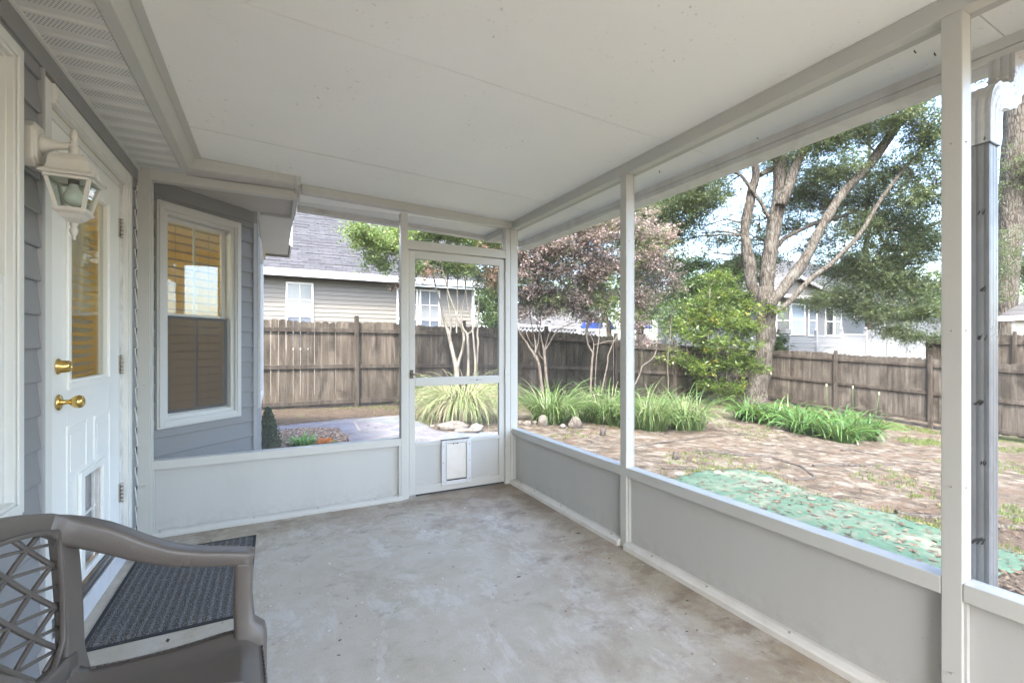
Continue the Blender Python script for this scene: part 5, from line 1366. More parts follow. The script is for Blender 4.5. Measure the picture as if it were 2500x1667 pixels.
# ------------------------------------------------------------------ white house beyond the oak
def PY(x, y, Y): return P(x, y, tY(x, Y))
YH = 15.5
wh = thing("white_house", "white house with a pale gable and a screened porch beyond the oak", "house", tuple(PY(2000, 880, YH)))
def bandbox(m, xa, xb, ya, yb, Y, dep, o=0):
    """box on plane Y whose face spans photo columns xa..xb and rows ya..yb (taken at its middle)"""
    xm = (xa + xb) / 2; a, b = PY(xa, 0, Y).x, PY(xb, 0, Y).x; z1_, z0_ = PY(xm, ya, Y).z, PY(xm, yb, Y).z
    return m.box(a, b, Y - o, Y + dep, z0_, z1_)
aX, bX = PY(1878, 0, YH).x, PY(2330, 0, YH).x; ez = PY(2000, 733, YH).z
m = MB(); siding(m, (0, YH), (1, 0), (0, -1), aX, bX, -1.5, ez, .014, .13, 0); m.box(aX, bX, YH + .005, YH + 8, -1.5, ez)
siding(m, (aX, YH), (0, -1), (-1, 0), -8, 0, -1.5, ez, .014, .13, 0)
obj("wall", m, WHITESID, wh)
gx0_, gx1_, gxm = PY(1850, 0, YH).x, PY(2022, 0, YH).x, PY(1925, 0, YH).x
gzE, gzT = PY(2005, 718, YH - .6).z, PY(1925, 672, YH - .6).z
m = MB().prism([(gx0_ + .4, gzE - .05), (gx1_ - .4, gzE - .05), (gxm, gzT - .12)], YH - .3, YH + .5); obj("gable", m, BEIGESID, wh)
RG = shinglemat("pale_grey_shingles", (.075, .074, .074), (.095, .093, .092), (.055, .054, .053), 'yz')
RGX = shinglemat("pale_grey_shingles_front", (.075, .074, .074), (.095, .093, .092), (.055, .054, .053), 'xz')
m = MB()
for sx, xe in ((-1, gx0_), (1, gx1_)):
    m.hexa([(xe, YH - .6, gzE - .1), (xe, YH + 4, gzE - .1), (gxm, YH + 4, gzT), (gxm, YH - .6, gzT), (xe, YH - .6, gzE), (xe, YH + 4, gzE), (gxm, YH + 4, gzT + .1), (gxm, YH - .6, gzT + .1)])
obj("gable_roof", m, RG, wh)
m = MB()
for xe in (gx0_, gx1_): m.bar((xe, YH - .62, gzE - .10), (gxm, YH - .62, gzT - .01), .05, .17, (0, 0, 1))
obj("rake_board", m, plain("white_rake", (.17, .17, .17), .4), wh)
rT = PY(1980, 648, YH + 4.2).z
m = MB().hexa([(aX - .5, YH - .5, ez), (bX + .5, YH - .5, ez), (bX + .5, YH - .5, ez + .08), (aX - .5, YH - .5, ez + .08), (aX + 3.2, YH + 4, rT), (bX - 3, YH + 4, rT), (bX - 3, YH + 4, rT + .08), (aX + 3.2, YH + 4, rT + .08)])
m.hexa([(aX + 3.2, YH + 4, rT), (bX - 3, YH + 4, rT), (bX - 3, YH + 4, rT + .08), (aX + 3.2, YH + 4, rT + .08), (aX - .5, YH + 8.5, ez), (bX + .5, YH + 8.5, ez), (bX + .5, YH + 8.5, ez + .08), (aX - .5, YH + 8.5, ez + .08)])
obj("roof", m, RGX, wh)
obj("fascia", MB().box(aX - .5, bX + .5, YH - .53, YH - .505, ez - .08, ez + .1), plain("white_house_fascia", (.27, .27, .27), .4), wh)
def pxwin(xa, xb, ya, yb, low, cols=1, rows=1, up=None, Yo=.03):
    Y = YH - Yo; a, b = PY(xa, 0, Y).x, PY(xb, 0, Y).x; xm = (xa + xb) / 2
    simple_window(wh, (0, Y), (1, 0), (0, -1), a, b, PY(xm, yb, Y).z, PY(xm, ya, Y).z, cols, rows, .06, low, pane=up or low)
BLUEC = plain("blue_curtain_pane", (.13, .17, .21), .3)
pxwin(1894, 1929, 744, 820, BLK); pxwin(1931, 1965, 742, 818, BLUEC); pxwin(1973, 1994, 745, 820, LOW, 1, 1); pxwin(2014, 2035, 750, 820, BLK); pxwin(2037, 2054, 750, 820, UP); pxwin(2084, 2100, 757, 780, UP, 2, 1); pxwin(2147, 2160, 780, 812, LOW)
obj("air_unit", bandbox(MB(), 1905, 1920, 803, 815, YH - .1, .05, .3), WHITESID, wh, bevel=.01)

# white lattice fence in front of it
YL = 13.2
LF = plain("white_lattice_vinyl", (.23, .235, .24), .4)
lf = thing("lattice_fence", "white vinyl fence with lattice tops and ball capped posts behind the oak", "fence", tuple(PY(2050, 880, YL)))
def lattice(m, x0, x1, z0, z1, Y, step=.115, w_=.028):
    L_ = (x1 - x0) + (z1 - z0); k_ = 0.
    for sg in (1, -1):
        t = 0.
        while t < L_:
            # line x + sg*z
            if sg == 1: p = (x0 + t, z0); q = (x0 + t - (z1 - z0), z1)
            else: p = (x0 + t - (z1 - z0), z0); q = (x0 + t, z1)
            (xa, za), (xb, zb) = p, q
            def clip(xa, za, xb, zb):
                pts = []
                for (u, v), (u2, v2) in (((xa, za), (xb, zb)), ((xb, zb), (xa, za))):
                    if u < x0: f_ = (x0 - u) / (u2 - u) if u2 != u else 2; u, v = x0, v + (v2 - v) * f_
                    if u > x1: f_ = (x1 - u) / (u2 - u) if u2 != u else 2; u, v = x1, v + (v2 - v) * f_
                    pts.append((u, v))
                return pts
            if max(xa, xb) > x0 and min(xa, xb) < x1:
                a, b = clip(xa, za, xb, zb)
                if math.hypot(a[0] - b[0], a[1] - b[1]) > .05: m.bar((a[0], Y + (.006 if sg > 0 else -.006), a[1]), (b[0], Y + (.006 if sg > 0 else -.006), b[1]), .010, w_, (0, 1, 0)) if False else m.bar((a[0], Y + (.006 if sg > 0 else -.006), a[1]), (b[0], Y + (.006 if sg > 0 else -.006), b[1]), w_, .010, (0, 1, 0))
            t += step * 1.414
    return m
def capped(root, x, Y, z0, z1, h=.065):
    m = MB().box(x - h, x + h, Y - h, Y + h, z0, z1); m.box(x - h * 1.25, x + h * 1.25, Y - h * 1.25, Y + h * 1.25, z1 + .001, z1 + .03)
    m.lathe([(.001, z1 + .03), (.04, z1 + .031), (.03, z1 + .05), (.075, z1 + .09), (.085, z1 + .13), (.07, z1 + .17), (.001, z1 + .21)], (x, Y, 0), 12); obj("post", m, LF, root)
lp = [(1862, 842, 1, 0), (1925, 833, 0, 0), (1992, 819, 0, 0), (2054, 815, 1, 1), (2113.5, 806, 1, 1), (2164.5, 805, 1, 1), (2213.5, 828, 0, 1), (2256, 828, 0, 1)]
for i, (x, y, c_, s_) in enumerate(lp):
    X = PY(x, 0, YL).x; capped(lf, X, YL, -1.6, PY(x, y - (6 if i in (1, 2, 3) else -2), YL).z)
for i in range(len(lp) - 1):
    xa, xb = PY(lp[i][0], 0, YL).x + .07, PY(lp[i + 1][0], 0, YL).x - .07; xm = (lp[i][0] + lp[i + 1][0]) / 2
    zt_ = PY(xm, (842, 833, 819, 815, 806, 805, 829)[i], YL).z; sol = lp[i + 1][3] and i >= 3; lh = .42 if i in (0, 1, 2, 3, 4, 5) else 0
    zl = zt_ - (.50 if i < 5 else .45)
    m = MB().box(xa, xb, YL - .03, YL + .03, zt_ - .07, zt_); m.box(xa, xb, YL - .03, YL + .03, zl - .05, zl) 
    obj("rail", m, LF, lf)
    if i < 6: obj("lattice", lattice(MB(), xa, xb, zl, zt_ - .07, YL), LF, lf)
    m = MB(); x = xa; lo = -1.6
    top_ = zl - .05 if i < 6 else zt_ - .07
    if i < 2: m.box(xa, xb, YL - .008, YL + .008, lo, top_)
    else:
        while x < xb - .02: w_ = min(.12, xb - x); m.box(x, x + w_ - .012, YL - .012, YL + .012, lo, top_); m.box(x + w_ - .012, x + w_, YL - .006, YL + .006, lo, top_); x += .12
    obj("lower_panel", m, LF, lf)
# the same kind of fence further left, behind the back fence
YL2 = 15.0
lf2 = thing("lattice_fence", "white lattice fence glimpsed over the mossy back fence under the purple trees", "fence", tuple(PY(1450, 860, YL2)))
lp2 = [(1262, 792), (1339, 792), (1412, 796), (1475, 802), (1573, 828), (1626, 830), (1722, 832), (1835, 836)]
for x, y in lp2: capped(lf2, PY(x, 0, YL2).x, YL2, -1.2, PY(x, y - 2, YL2).z)
for i in range(len(lp2) - 1):
    xa, xb = PY(lp2[i][0], 0, YL2).x + .07, PY(lp2[i + 1][0], 0, YL2).x - .07; zt_ = PY((lp2[i][0] + lp2[i + 1][0]) / 2, max(lp2[i][1], lp2[i + 1][1]), YL2).z
    obj("rail", MB().box(xa, xb, YL2 - .03, YL2 + .03, zt_ - .10, zt_), LF, lf2)
    obj("lattice", lattice(MB(), xa, xb, zt_ - .55, zt_ - .10, YL2), LF, lf2); obj("lower_panel", MB().box(xa, xb, YL2 - .01, YL2 + .01, -1.2, zt_ - .55), LF, lf2)

# blue canopy, far white house, shed, another roof
def draped(lb, xa, xb, ya, yb, Y, name="cloth_canopy"):
    a, b = PY(xa, 0, Y).x, PY(xb, 0, Y).x; zt_, zb_ = PY((xa + xb) / 2, ya, Y).z, PY((xa + xb) / 2, yb, Y).z
    t = thing(name, lb, "canopy", ((a + b) / 2, Y, zb_ - 1.8), "blue canopies beyond the fence"); m = MB(); n = 16; V = []; xm = (a + b) / 2
    for sy in (0, 1.6):
        for k_ in range(n + 1):
            x = a + (b - a) * k_ / n; V.append((x, Y + sy, zb_ + .03 * math.sin(k_ * 1.9))); 
        for k_ in range(n + 1):
            x = a + (b - a) * k_ / n; V.append((a + .12 + (b - a - .24) * k_ / n, Y + sy + (.2 if sy == 0 else -.2), zt_ - .06 + .05 * math.sin(k_ * .8)))
    N = n + 1
    for k_ in range(n): m.f += [(k_, k_ + 1, N + k_ + 1, N + k_), (N + k_, N + k_ + 1, 3 * N + k_ + 1, 3 * N + k_), (2 * N + k_ + 1, 2 * N + k_, 3 * N + k_, 3 * N + k_ + 1)]
    m.f += [(0, N, 3 * N, 2 * N), (n, 2 * N + n, 3 * N + n, N + n)]; m.v = V; m.m = [0] * len(m.f); m.sm = [False] * len(m.f)
    obj("cloth", m, plain("blue_cloth", (.015, .06, .42), .5) if "blue_cloth" not in bpy.data.materials else bpy.data.materials["blue_cloth"], t)
    for x in (a + .1, b - .1):
        for y in (Y + .15, Y + 1.45): obj("leg", MB().tube([(x, y, zb_ + .1), (x, y, -1.0)], .02, 8), STEEL, t)
draped("blue cloth canopy between the two purple leaved trees", 1466, 1502, 778, 803, 16.5)
draped("pale blue canopy glimpsed right of the mid post", 1574, 1594, 786, 800, 17.0)
fh = thing("white_house", "distant white house half hidden behind the purple trees", "house", tuple(PY(1360, 860, 26)))
a, b = PY(1325, 0, 26).x, PY(1455, 0, 26).x
m = MB(); siding(m, (0, 26), (1, 0), (0, -1), a, b, -1.5, 2.6, .014, .2, 0); m.box(a, b, 26.01, 33, -1.5, 2.6); obj("wall", m, WHITESID, fh)
m = MB().prism([(25.4, 2.6), (33.6, 2.6), (29.5, 4.4)], a - .4, b + .4, 'x'); obj("roof", m, RGX, fh)
simple_window(fh, (0, 25.98), (1, 0), (0, -1), a + .8, a + 1.8, .6, 1.9, 2, 2, .07); simple_window(fh, (0, 25.98), (1, 0), (0, -1), a + 3.0, a + 4.0, .6, 1.9, 2, 2, .07)
t_ = 14.6
sX = PY(2474, 0, 6.0).x
shd = thing("garden_shed", "cream sided shed with a dark shingle roof at the far right edge", "shed", (sX + 1.6, 5.2, -1.2))
zt_ = P(2480, 777, tY(2480, 6.0)).z
m = MB(); siding(m, (sX, 0), (0, -1), (-1, 0), -6.0, -3.4, -1.3, zt_, .014, .12, 0); siding(m, (0, 6.0), (1, 0), (0, 1), sX, sX + 3.2, -1.3, zt_, .014, .12, 0); m.box(sX + .005, sX + 3.2, 3.4, 5.99, -1.3, zt_)
obj("wall", m, paint("cream_siding", (.62, .58, .48), .5, .06, .6, .05, 40), shd)
m = MB().prism([(3.1, zt_), (6.3, zt_), (6.3, zt_ + .07), (4.7, zt_ + 1.25), (3.1, zt_ + .07)], sX - .25, sX + 3.5, 'x'); obj("roof", m, shinglemat("dark_shed_shingles", (.12, .12, .125), (.17, .17, .175), (.06, .06, .06), 'xz'), shd)
obj("fascia", MB().box(sX - .275, sX - .252, 3.1, 6.3, zt_ - .09, zt_ + .06).box(sX - .275, sX + 3.5, 6.302, 6.32, zt_ - .09, zt_ + .06), VINYL, shd)
obj("corner_board", MB().box(sX - .02, sX + .06, 5.95, 6.03, -1.3, zt_), VINYL, shd)

# ------------------------------------------------------------------ trees
def limb(m, pts, n=10, wob=.25, sub=5, jit=.0, flare=1.):
    """pts: (px, py, depth, diameter in px)"""
    W = [P(x, y, t) for x, y, t, _ in pts]; Rr = [dpx * .76 * t / F_PX / 2 for _, _, t, dpx in pts]; out = []; rr = []
    for i in range(len(W) - 1):
        p0, p1, p2, p3 = W[max(i - 1, 0)], W[i], W[i + 1], W[min(i + 2, len(W) - 1)]
        for k_ in range(sub):
            t = k_ / sub
            q = .5 * ((2 * p1) + (-p0 + p2) * t + (2 * p0 - 5 * p1 + 4 * p2 - p3) * t * t + (-p0 + 3 * p1 - 3 * p2 + p3) * t ** 3); out.append(q); rr.append(Rr[i] + (Rr[i + 1] - Rr[i]) * t)
    out.append(W[-1]); rr.append(Rr[-1])
    if jit: out = [q + Vector((mnoise.noise(q * 2.3), mnoise.noise(q * 2.3 + Vector((9, 0, 0))), mnoise.noise(q * 2.3 + Vector((0, 9, 0))))) * jit for q in out]
    m.tube(out, rr, n, 0, True, wob); return out
def twigs(m, starts, targets, r0=.02, n=5, jit=.15, wiggle=3):
    ends = []
    S = [Vector(s) for s in starts]
    for tg in targets:
        tg = Vector(tg); s = min(S, key=lambda q: (q - tg).length + random.random() * .5); d = (tg - s).length; pts = []
        for k_ in range(wiggle + 2):
            t = k_ / (wiggle + 1); p = s.lerp(tg, t); p.z += .10 * d * math.sin(math.pi * t) * .6
            if 0 < k_ <= wiggle: p += Vector(rng.normal(size=3)) * jit * d * .25
            pts.append(p)
        m.tube(pts, [r0 * (1 - .75 * k_ / (wiggle + 1)) for k_ in range(wiggle + 2)], n, 0, False); ends.append(pts)
    return ends
def sprays(clusters, ls, asp, per_twig=14, twig=.30, flat=.45, droop=-.15):
    """clusters: (center, radii, n_twigs). leaves set along short twigs so the crown clumps and gaps"""
    out = []; tw = []
    for c, r, n in clusters:
        d = rng.normal(size=(n, 3)); d /= np.linalg.norm(d, axis=1)[:, None]
        rad = rng.random(n) ** .42
        o = np.array(c) + d * rad[:, None] * np.array(r)
        # keep clumps: pull twigs towards a few random centres
        kc = max(3, n // 14); cc = np.array(c) + (lambda q: q / np.linalg.norm(q, axis=1)[:, None] * (rng.random(kc) ** .4)[:, None])(rng.normal(size=(kc, 3))) * np.array(r)
        w_ = cc[rng.integers(0, kc, n)]; mix_ = rng.uniform(.35, .92, n)[:, None]; o = o * (1 - mix_) + w_ * mix_
        dr_ = rng.normal(size=(n, 3)) * np.array([1, 1, flat]) + d * .6; dr_[:, 2] += droop; dr_ /= np.linalg.norm(dr_, axis=1)[:, None]
        L = twig * rng.uniform(.5, 1.3, n)
        k_ = per_twig; t = rng.random((n, k_)); base = o[:, None, :] + dr_[:, None, :] * (t * L[:, None])[:, :, None] + rng.normal(size=(n, k_, 3)) * twig * .13
        base = base.reshape(-1, 3); N = len(base)
        ax = np.repeat(dr_, k_, axis=0) * .8 + rng.normal(size=(N, 3)) * np.array([.8, .8, .5]); ax /= np.linalg.norm(ax, axis=1)[:, None]
        up = rng.normal(size=(N, 3)) * .75 + np.array([0, 0, 1.]); b = np.cross(ax, up); b /= np.linalg.norm(b, axis=1)[:, None]
        l = ls * rng.uniform(.6, 1.35, N)[:, None]
        out.append(np.stack([base, base + ax * l * .5 + b * l * asp * .5, base + ax * l, base + ax * l * .5 - b * l * asp * .5], axis=1)); tw.append((o, dr_, L))
    return np.concatenate(out), tw
def C(x, y, t, rx, ry, rt, n):
    return (tuple(P(x, y, t)), (rx * t / F_PX * .9 + rt * .2, rx * t / F_PX * .45 + rt * .75, ry * t / F_PX), n)
def crown(root, cl, ls, asp, mat_, per=14, twig=.3, trunk_pts=None, tm=None, tr0=.02, flat=.45, droop=-.15, stick=None, name="crown"):
    V, tw = sprays(cl, ls, asp, per, twig, flat, droop); leafobj(name, V, mat_, root)
    if tm is not None:
        mids = [c for c, r, n in cl]; ends = twigs(tm, trunk_pts, mids, tr0, 6)
        flatp = [p for e in ends for p in e[2:]]
        for (o, d, L), e in zip(tw, ends):
            idx = rng.choice(len(o), min(len(o), max(4, len(o) // 7)), replace=False)
            loc = [p for p in e[1:]] or flatp
            twigs(tm, loc, [o[i] + d[i] * L[i] * .8 for i in idx], tr0 * .32, 4, .25, 2)
OAKB = barkmat("oak_bark", [(.30, (.008, .006, .005)), (.5, (.024, .020, .015)), (.66, (.041, .035, .028)), (.85, (.068, .061, .051))], 7, .22, 1., (.095, .093, .08))
OAKL = leafmat("oak_leaf", [(0., (.020, .034, .014)), (.4, (.042, .064, .029)), (.75, (.078, .106, .050)), (1., (.145, .17, .088))], .35, .4, .7, .5)
t0 = 15.0
oak = thing("oak_tree", "large oak with four spreading limbs standing at the fence corner", "tree", tuple(G(1848, 984)))
m = MB(); TP = []
def L6(pts, t, **kw):                                       # coordinates read off a 2.24x crop starting at (1500, 200)
    return limb(m, [(1500 + x * .4464, 200 + y * .4464, t + (dt if len(q) else 0), d * .4464) for (x, y, d, *q) in pts for dt in [q[0] if q else 0]], **kw)
base_t = G(1848, 984); tb = base_t.x * cF[0] + base_t.y * cF[1]
t0 = tb
TP += limb(m, [(1836, 996, t0, 100), (1842, 975, t0, 76), (1850, 940, t0, 62), (1858, 900, t0, 56), (1866, 850, t0, 52), (1872, 800, t0, 53), (1872, 760, t0, 58), (1868, 728, t0, 62), (1866, 700, t0, 50)], n=18, wob=.3)
limb(m, [(1826, 1000, t0 - .1, 40), (1832, 965, t0, 40), (1842, 930, t0 + .1, 26)], n=10, wob=.4)
TP += L6([(800, 1230, 60), (752, 1120, 74), (738, 1010, 78), (722, 900, 66), (716, 800, 60), (735, 690, 62), (750, 600, 60), (775, 520, 56), (765, 430, 48), (740, 300, 40), (700, 100, 30), (640, -150, 18)], t0 + .1, n=12)
TP += L6([(835, 1190, 90), (835, 1080, 96), (850, 950, 92), (868, 820, 92), (890, 700, 94), (905, 600, 92), (905, 480, 84), (905, 380, 80), (915, 200, 70), (930, 0, 56), (920, -250, 34)], t0, n=14)
TP += L6([(905, 680, 70), (950, 580, 74), (985, 480, 68), (1020, 400, 66), (1060, 320, 58), (1120, 150, 46), (1200, -50, 30)], t0 - .25, n=12)
TP += L6([(850, 1225, 70), (900, 1160, 76), (960, 1080, 74), (1025, 1000, 72), (1075, 910, 68), (1120, 820, 66), (1170, 730, 64), (1235, 630, 62), (1310, 540, 62), (1390, 460, 64), (1470, 350, 62), (1545, 240, 60), (1640, 140, 58), (1730, 70, 54), (1900, -60, 44), (2080, -220, 26)], t0 - .5, n=12)
TP += L6([(870, 1265, 34), (950, 1210, 38), (1040, 1110, 36), (1110, 1050, 34), (1180, 1000, 34), (1250, 930, 32), (1310, 870, 30), (1365, 800, 28), (1400, 740, 27), (1460, 640, 26), (1530, 545, 24), (1600, 460, 20), (1700, 360, 15), (1790, 270, 12)], t0 - .9, n=10, wob=.1)
TP += L6([(890, 900, 30), (940, 850, 32), (1040, 800, 30), (1130, 762, 30), (1220, 745, 28), (1310, 712, 27), (1380, 730, 24), (1425, 780, 22), (1470, 870, 18), (1530, 930, 14), (1580, 1000, 9)], t0 + .8, n=8)
TP += L6([(1425, 780, 18), (1500, 800, 14), (1640, 840, 12), (1700, 800, 14), (1780, 765, 22), (1900, 700, 26)], t0 + .6, n=8)
TP += L6([(845, 745, 26), (800, 660, 26), (750, 590, 24), (700, 520, 22), (640, 480, 20), (560, 440, 12)], t0 - .1, n=8)
TP += L6([(800, 510, 40), (850, 480, 40), (880, 470, 30)], t0 + .05, n=8)
L6([(690, 820, 12), (640, 806, 9)], t0 - .1, n=6)
cl = [  # source-pixel centre, depth, half sizes, depth spread, twigs
    C(1600, 520, 15.5, 60, 46, 1., 230), C(1690, 505, 15, 60, 36, 1., 190), C(1655, 575, 16, 55, 42, 1., 120), C(1580, 610, 16.5, 55, 50, 1., 190), C(1745, 470, 15, 45, 32, 1., 110), C(1640, 660, 17, 70, 34, 1.2, 140),
    C(1770, 590, 16.5, 45, 30, 1., 50), C(1780, 640, 17.5, 70, 22, 1., 70),
    C(1900, 390, 14.5, 70, 34, 1., 170), C(1990, 350, 14.2, 80, 40, 1.2, 260), C(2080, 320, 14, 80, 46, 1.2, 260), C(2180, 290, 13.6, 85, 50, 1.2, 300), C(2255, 330, 13.4, 50, 70, 1., 230),
    C(2010, 430, 14.6, 75, 38, 1., 210), C(1960, 480, 15.5, 55, 34, 1., 110), C(2060, 490, 15.5, 50, 30, 1., 90), C(2190, 420, 14, 70, 40, 1., 130), C(2250, 480, 13.6, 45, 50, 1., 150),
    C(2070, 560, 15, 75, 38, 1.2, 190), C(2150, 540, 15, 55, 34, 1.2, 110), C(2230, 600, 14.5, 60, 60, 1.2, 280), C(1980, 600, 16, 55, 34, 1., 100), C(1925, 560, 16, 40, 40, 1., 90), C(1880, 620, 16.5, 35, 50, 1., 90),
    C(2110, 660, 15.5, 85, 40, 1.4, 320), C(2210, 690, 14.8, 85, 46, 1.4, 360), C(2060, 720, 15.5, 60, 36, 1.2, 230), C(2140, 755, 15, 80, 34, 1.2, 300), C(2250, 770, 14.5, 50, 36, 1., 200), C(1995, 735, 15.6, 40, 26, 1., 90), C(2170, 805, 14.8, 50, 22, 1., 110), C(2235, 825, 14.5, 38, 16, 1., 60),
    C(1700, 470, 15, 75, 50, 1., 260), C(1640, 560, 16, 75, 50, 1., 190), C(1560, 540, 16, 70, 60, 1., 240), C(1760, 420, 15, 60, 40, 1., 160), C(1950, 470, 16.2, 150, 110, 1.5, 520), C(2120, 470, 15.8, 150, 150, 1.5, 750), C(2230, 560, 15.2, 90, 150, 1.5, 480), C(2100, 640, 16, 170, 70, 1.5, 480), C(1830, 540, 17, 130, 100, 1.5, 260), C(1620, 520, 17, 110, 90, 1.5, 420), C(1720, 560, 18, 90, 60, 1.2, 110), C(1840, 640, 18, 70, 60, 1.2, 160), C(2330, 420, 13.2, 60, 120, 1.2, 260), C(2400, 640, 14, 60, 120, 1.2, 260), C(1850, 230, 14, 140, 90, 1.5, 260), C(2080, 180, 13.4, 160, 80, 1.6, 320), C(2300, 120, 13, 160, 90, 1.6, 320), C(1650, 380, 15, 110, 60, 1.5, 240)]
cl = [(tuple((Vector(c_) - Vector((0, 0, CAMZ))) * (1 + 1.5 / t0) + Vector((0, 0, CAMZ))), tuple(q * 1.1 for q in r_), n_) for c_, r_, n_ in cl]
crown(oak, [(c_, r_, int(n_ * 1.75)) for c_, r_, n_ in cl], .070, .42, OAKL, 19, .36, TP, m, .030)
obj("trunk", m, OAKB, oak)

# tree behind the downspout
m = MB(); rt = thing("oak_tree", "straight rough barked tree trunk seen right of the downspout", "tree", tuple(P(2452, 960, 17.6)))
tp = limb(m, [(2444, 1010, 17.6, 78), (2449, 930, 17.6, 56), (2452, 850, 17.6, 46), (2456, 760, 17.6, 50), (2460, 660, 17.6, 56), (2466, 560, 17.6, 62), (2474, 450, 17.6, 66), (2484, 330, 17.6, 70), (2498, 180, 17.6, 72), (2516, 0, 17.6, 66), (2530, -200, 17.6, 50)], n=16, wob=.15)
crown(rt, [C(2500, 660, 18.5, 45, 50, 1., 220), C(2510, 560, 18, 50, 80, 1., 260), C(2530, 430, 17, 50, 80, 1., 260), C(2440, 120, 17, 120, 120, 1.5, 260), C(2600, 250, 17, 90, 120, 1.5, 260), C(2410, 470, 18, 30, 80, 1., 90)], .09, .42, OAKL, 16, .36, tp, m, .03)
obj("trunk", m, OAKB, rt)

# crepe myrtle behind the door
CMB = barkmat("smooth_mottled_bark", [(.3, (.05, .042, .033)), (.5, (.095, .085, .071)), (.75, (.15, .138, .12))], 5, .3, .25, (.11, .105, .038))
CML = leafmat("myrtle_leaf", [(0., (.030, .058, .016)), (.4, (.065, .11, .03)), (.8, (.13, .19, .055)), (1., (.23, .27, .10))], .4, .4, .9, .4)
CMP = leafmat("pink_new_leaf", [(0., (.10, .06, .05)), (.5, (.23, .135, .11)), (1., (.36, .24, .19))], .35, .45, 1., .3)
b_ = P(1125, 985, 9.9); cm = thing("crepe_myrtle", "pale multi stemmed small tree in the arching grass behind the door", "tree", (b_.x, b_.y, gz(b_.x, b_.y)))
def L5(pts, t, **kw):                                       # 2.09x crop starting at (950, 450)
    return limb(m, [(950 + x * .4785, 450 + y * .4785, t + dt, d * .4785) for (x, y, d, dt) in pts], **kw)
m = MB(); tp = []; T = 9.9
tp += L5([(345, 1010, 34, 0), (342, 930, 32, 0), (328, 870, 27, 0), (312, 800, 24, 0), (304, 762, 24, 0), (288, 715, 16, .1), (272, 660, 15, .1), (258, 600, 14, .1), (240, 530, 13, .1), (222, 455, 11, .1), (190, 360, 9, 0), (150, 250, 7, 0)], T, n=9)
tp += L5([(345, 1000, 24, 0), (352, 920, 22, 0), (372, 850, 19, 0), (382, 790, 18, -.1), (376, 750, 17, -.1), (355, 700, 12, -.2), (335, 640, 11, -.2), (305, 560, 10, -.2), (285, 480, 9, -.3), (262, 390, 8, -.3), (240, 260, 6, -.3)], T, n=8)
tp += L5([(312, 765, 14, 0), (316, 700, 12, 0), (306, 630, 11, 0), (296, 560, 10, .1), (300, 470, 9, .1), (320, 380, 7, .2)], T, n=7)
tp += L5([(345, 760, 12, -.1), (345, 700, 10, 0), (350, 620, 10, .1), (348, 540, 9, .1), (352, 420, 8, .1), (350, 300, 6, .1)], T, n=7)
tp += L5([(404, 1000, 20, .2), (404, 900, 18, .2), (402, 800, 17, .2), (398, 765, 17, .2), (375, 725, 10, .2), (372, 650, 9, .2), (388, 560, 8, .2), (396, 450, 7, .2), (420, 330, 5, .2)], T, n=8)
tp += L5([(438, 1000, 16, .1), (440, 900, 15, .1), (434, 830, 14, .1), (430, 780, 13, .1), (420, 700, 8, .1), (400, 620, 8, .1), (392, 540, 7, .1), (380, 440, 6, 0)], T, n=7)
tp += L5([(444, 980, 14, .3), (450, 880, 13, .3), (455, 800, 14, .3), (450, 770, 14, .3), (455, 700, 9, .3), (456, 600, 9, .3), (448, 520, 8, .3), (470, 430, 6, .3)], T, n=7)
tp += L5([(402, 765, 12, .2), (425, 745, 11, .2), (445, 700, 10, .2), (452, 660, 9, .2), (458, 600, 7, .2)], T, n=6)
cmc = [C(1060, 520, 9.6, 80, 30, .7, 240), C(1170, 530, 9.8, 80, 34, .7, 260), C(1235, 570, 10, 40, 50, .6, 180), C(860, 560, 8.2, 40, 16, .5, 70), C(910, 585, 8.4, 50, 26, .6, 150), C(960, 600, 8.8, 50, 34, .6, 170), C(925, 635, 8.6, 46, 20, .5, 80), C(985, 570, 9.2, 45, 26, .6, 140), C(1050, 560, 9.6, 55, 30, .7, 210), C(1120, 570, 9.8, 60, 26, .7, 220), C(1190, 590, 9.8, 55, 24, .7, 170), C(1060, 640, 9.8, 50, 28, .6, 150), C(1130, 650, 10, 50, 34, .6, 150), C(1190, 680, 10.2, 34, 44, .6, 150), C(1005, 650, 9.2, 26, 24, .4, 70), C(1020, 480, 9.6, 120, 40, .8, 220), C(1160, 480, 10, 100, 40, .8, 200)]
crown(cm, [(c_, r_, int(n_ * 1.35)) for c_, r_, n_ in cmc], .048, .5, CML, 16, .24, tp, m, .012)
V, _ = sprays([C(1030, 665, 9.4, 34, 14, .4, 40), C(1155, 640, 9.9, 40, 20, .5, 90), C(1210, 660, 9.9, 30, 40, .5, 90), C(995, 690, 9.2, 30, 10, .4, 26), C(1190, 610, 9.8, 40, 18, .4, 60)], .046, .5, 16, .22); leafobj("crown", V, CMP, cm)
obj("trunk", m, CMB, cm)

# two purple leaved trees and a thin one between them
PUL = leafmat("purple_brown_leaf", [(0., (.035, .028, .028)), (.25, (.085, .068, .068)), (.5, (.16, .125, .122)), (.75, (.28, .205, .195)), (1., (.42, .28, .24))], .3, .45, .55, .62)
PUG = leafmat("dull_green_leaf", [(0., (.03, .045, .02)), (.5, (.07, .095, .04)), (1., (.16, .19, .07))], .35, .45, 1., .4)
PUB = barkmat("tan_bark", [(.3, (.030, .024, .018)), (.5, (.062, .051, .041)), (.75, (.10, .087, .073))], 8, .3, .5)
def L2(pts, t, **kw):                                       # 4.36x crop starting at (1240, 740)
    return limb(m, [(1240 + x * .2296, 740 + y * .2296, t + dt, d * .2296) for (x, y, d, dt) in pts], **kw)
T = 10.4
b_ = P(1333, 985, T); pt1 = thing("purple_tree", "purple leaved tree with forked tan trunks, just past the corner post", "tree", (b_.x, b_.y, gz(b_.x, b_.y)), "purple leaved trees along the back fence")
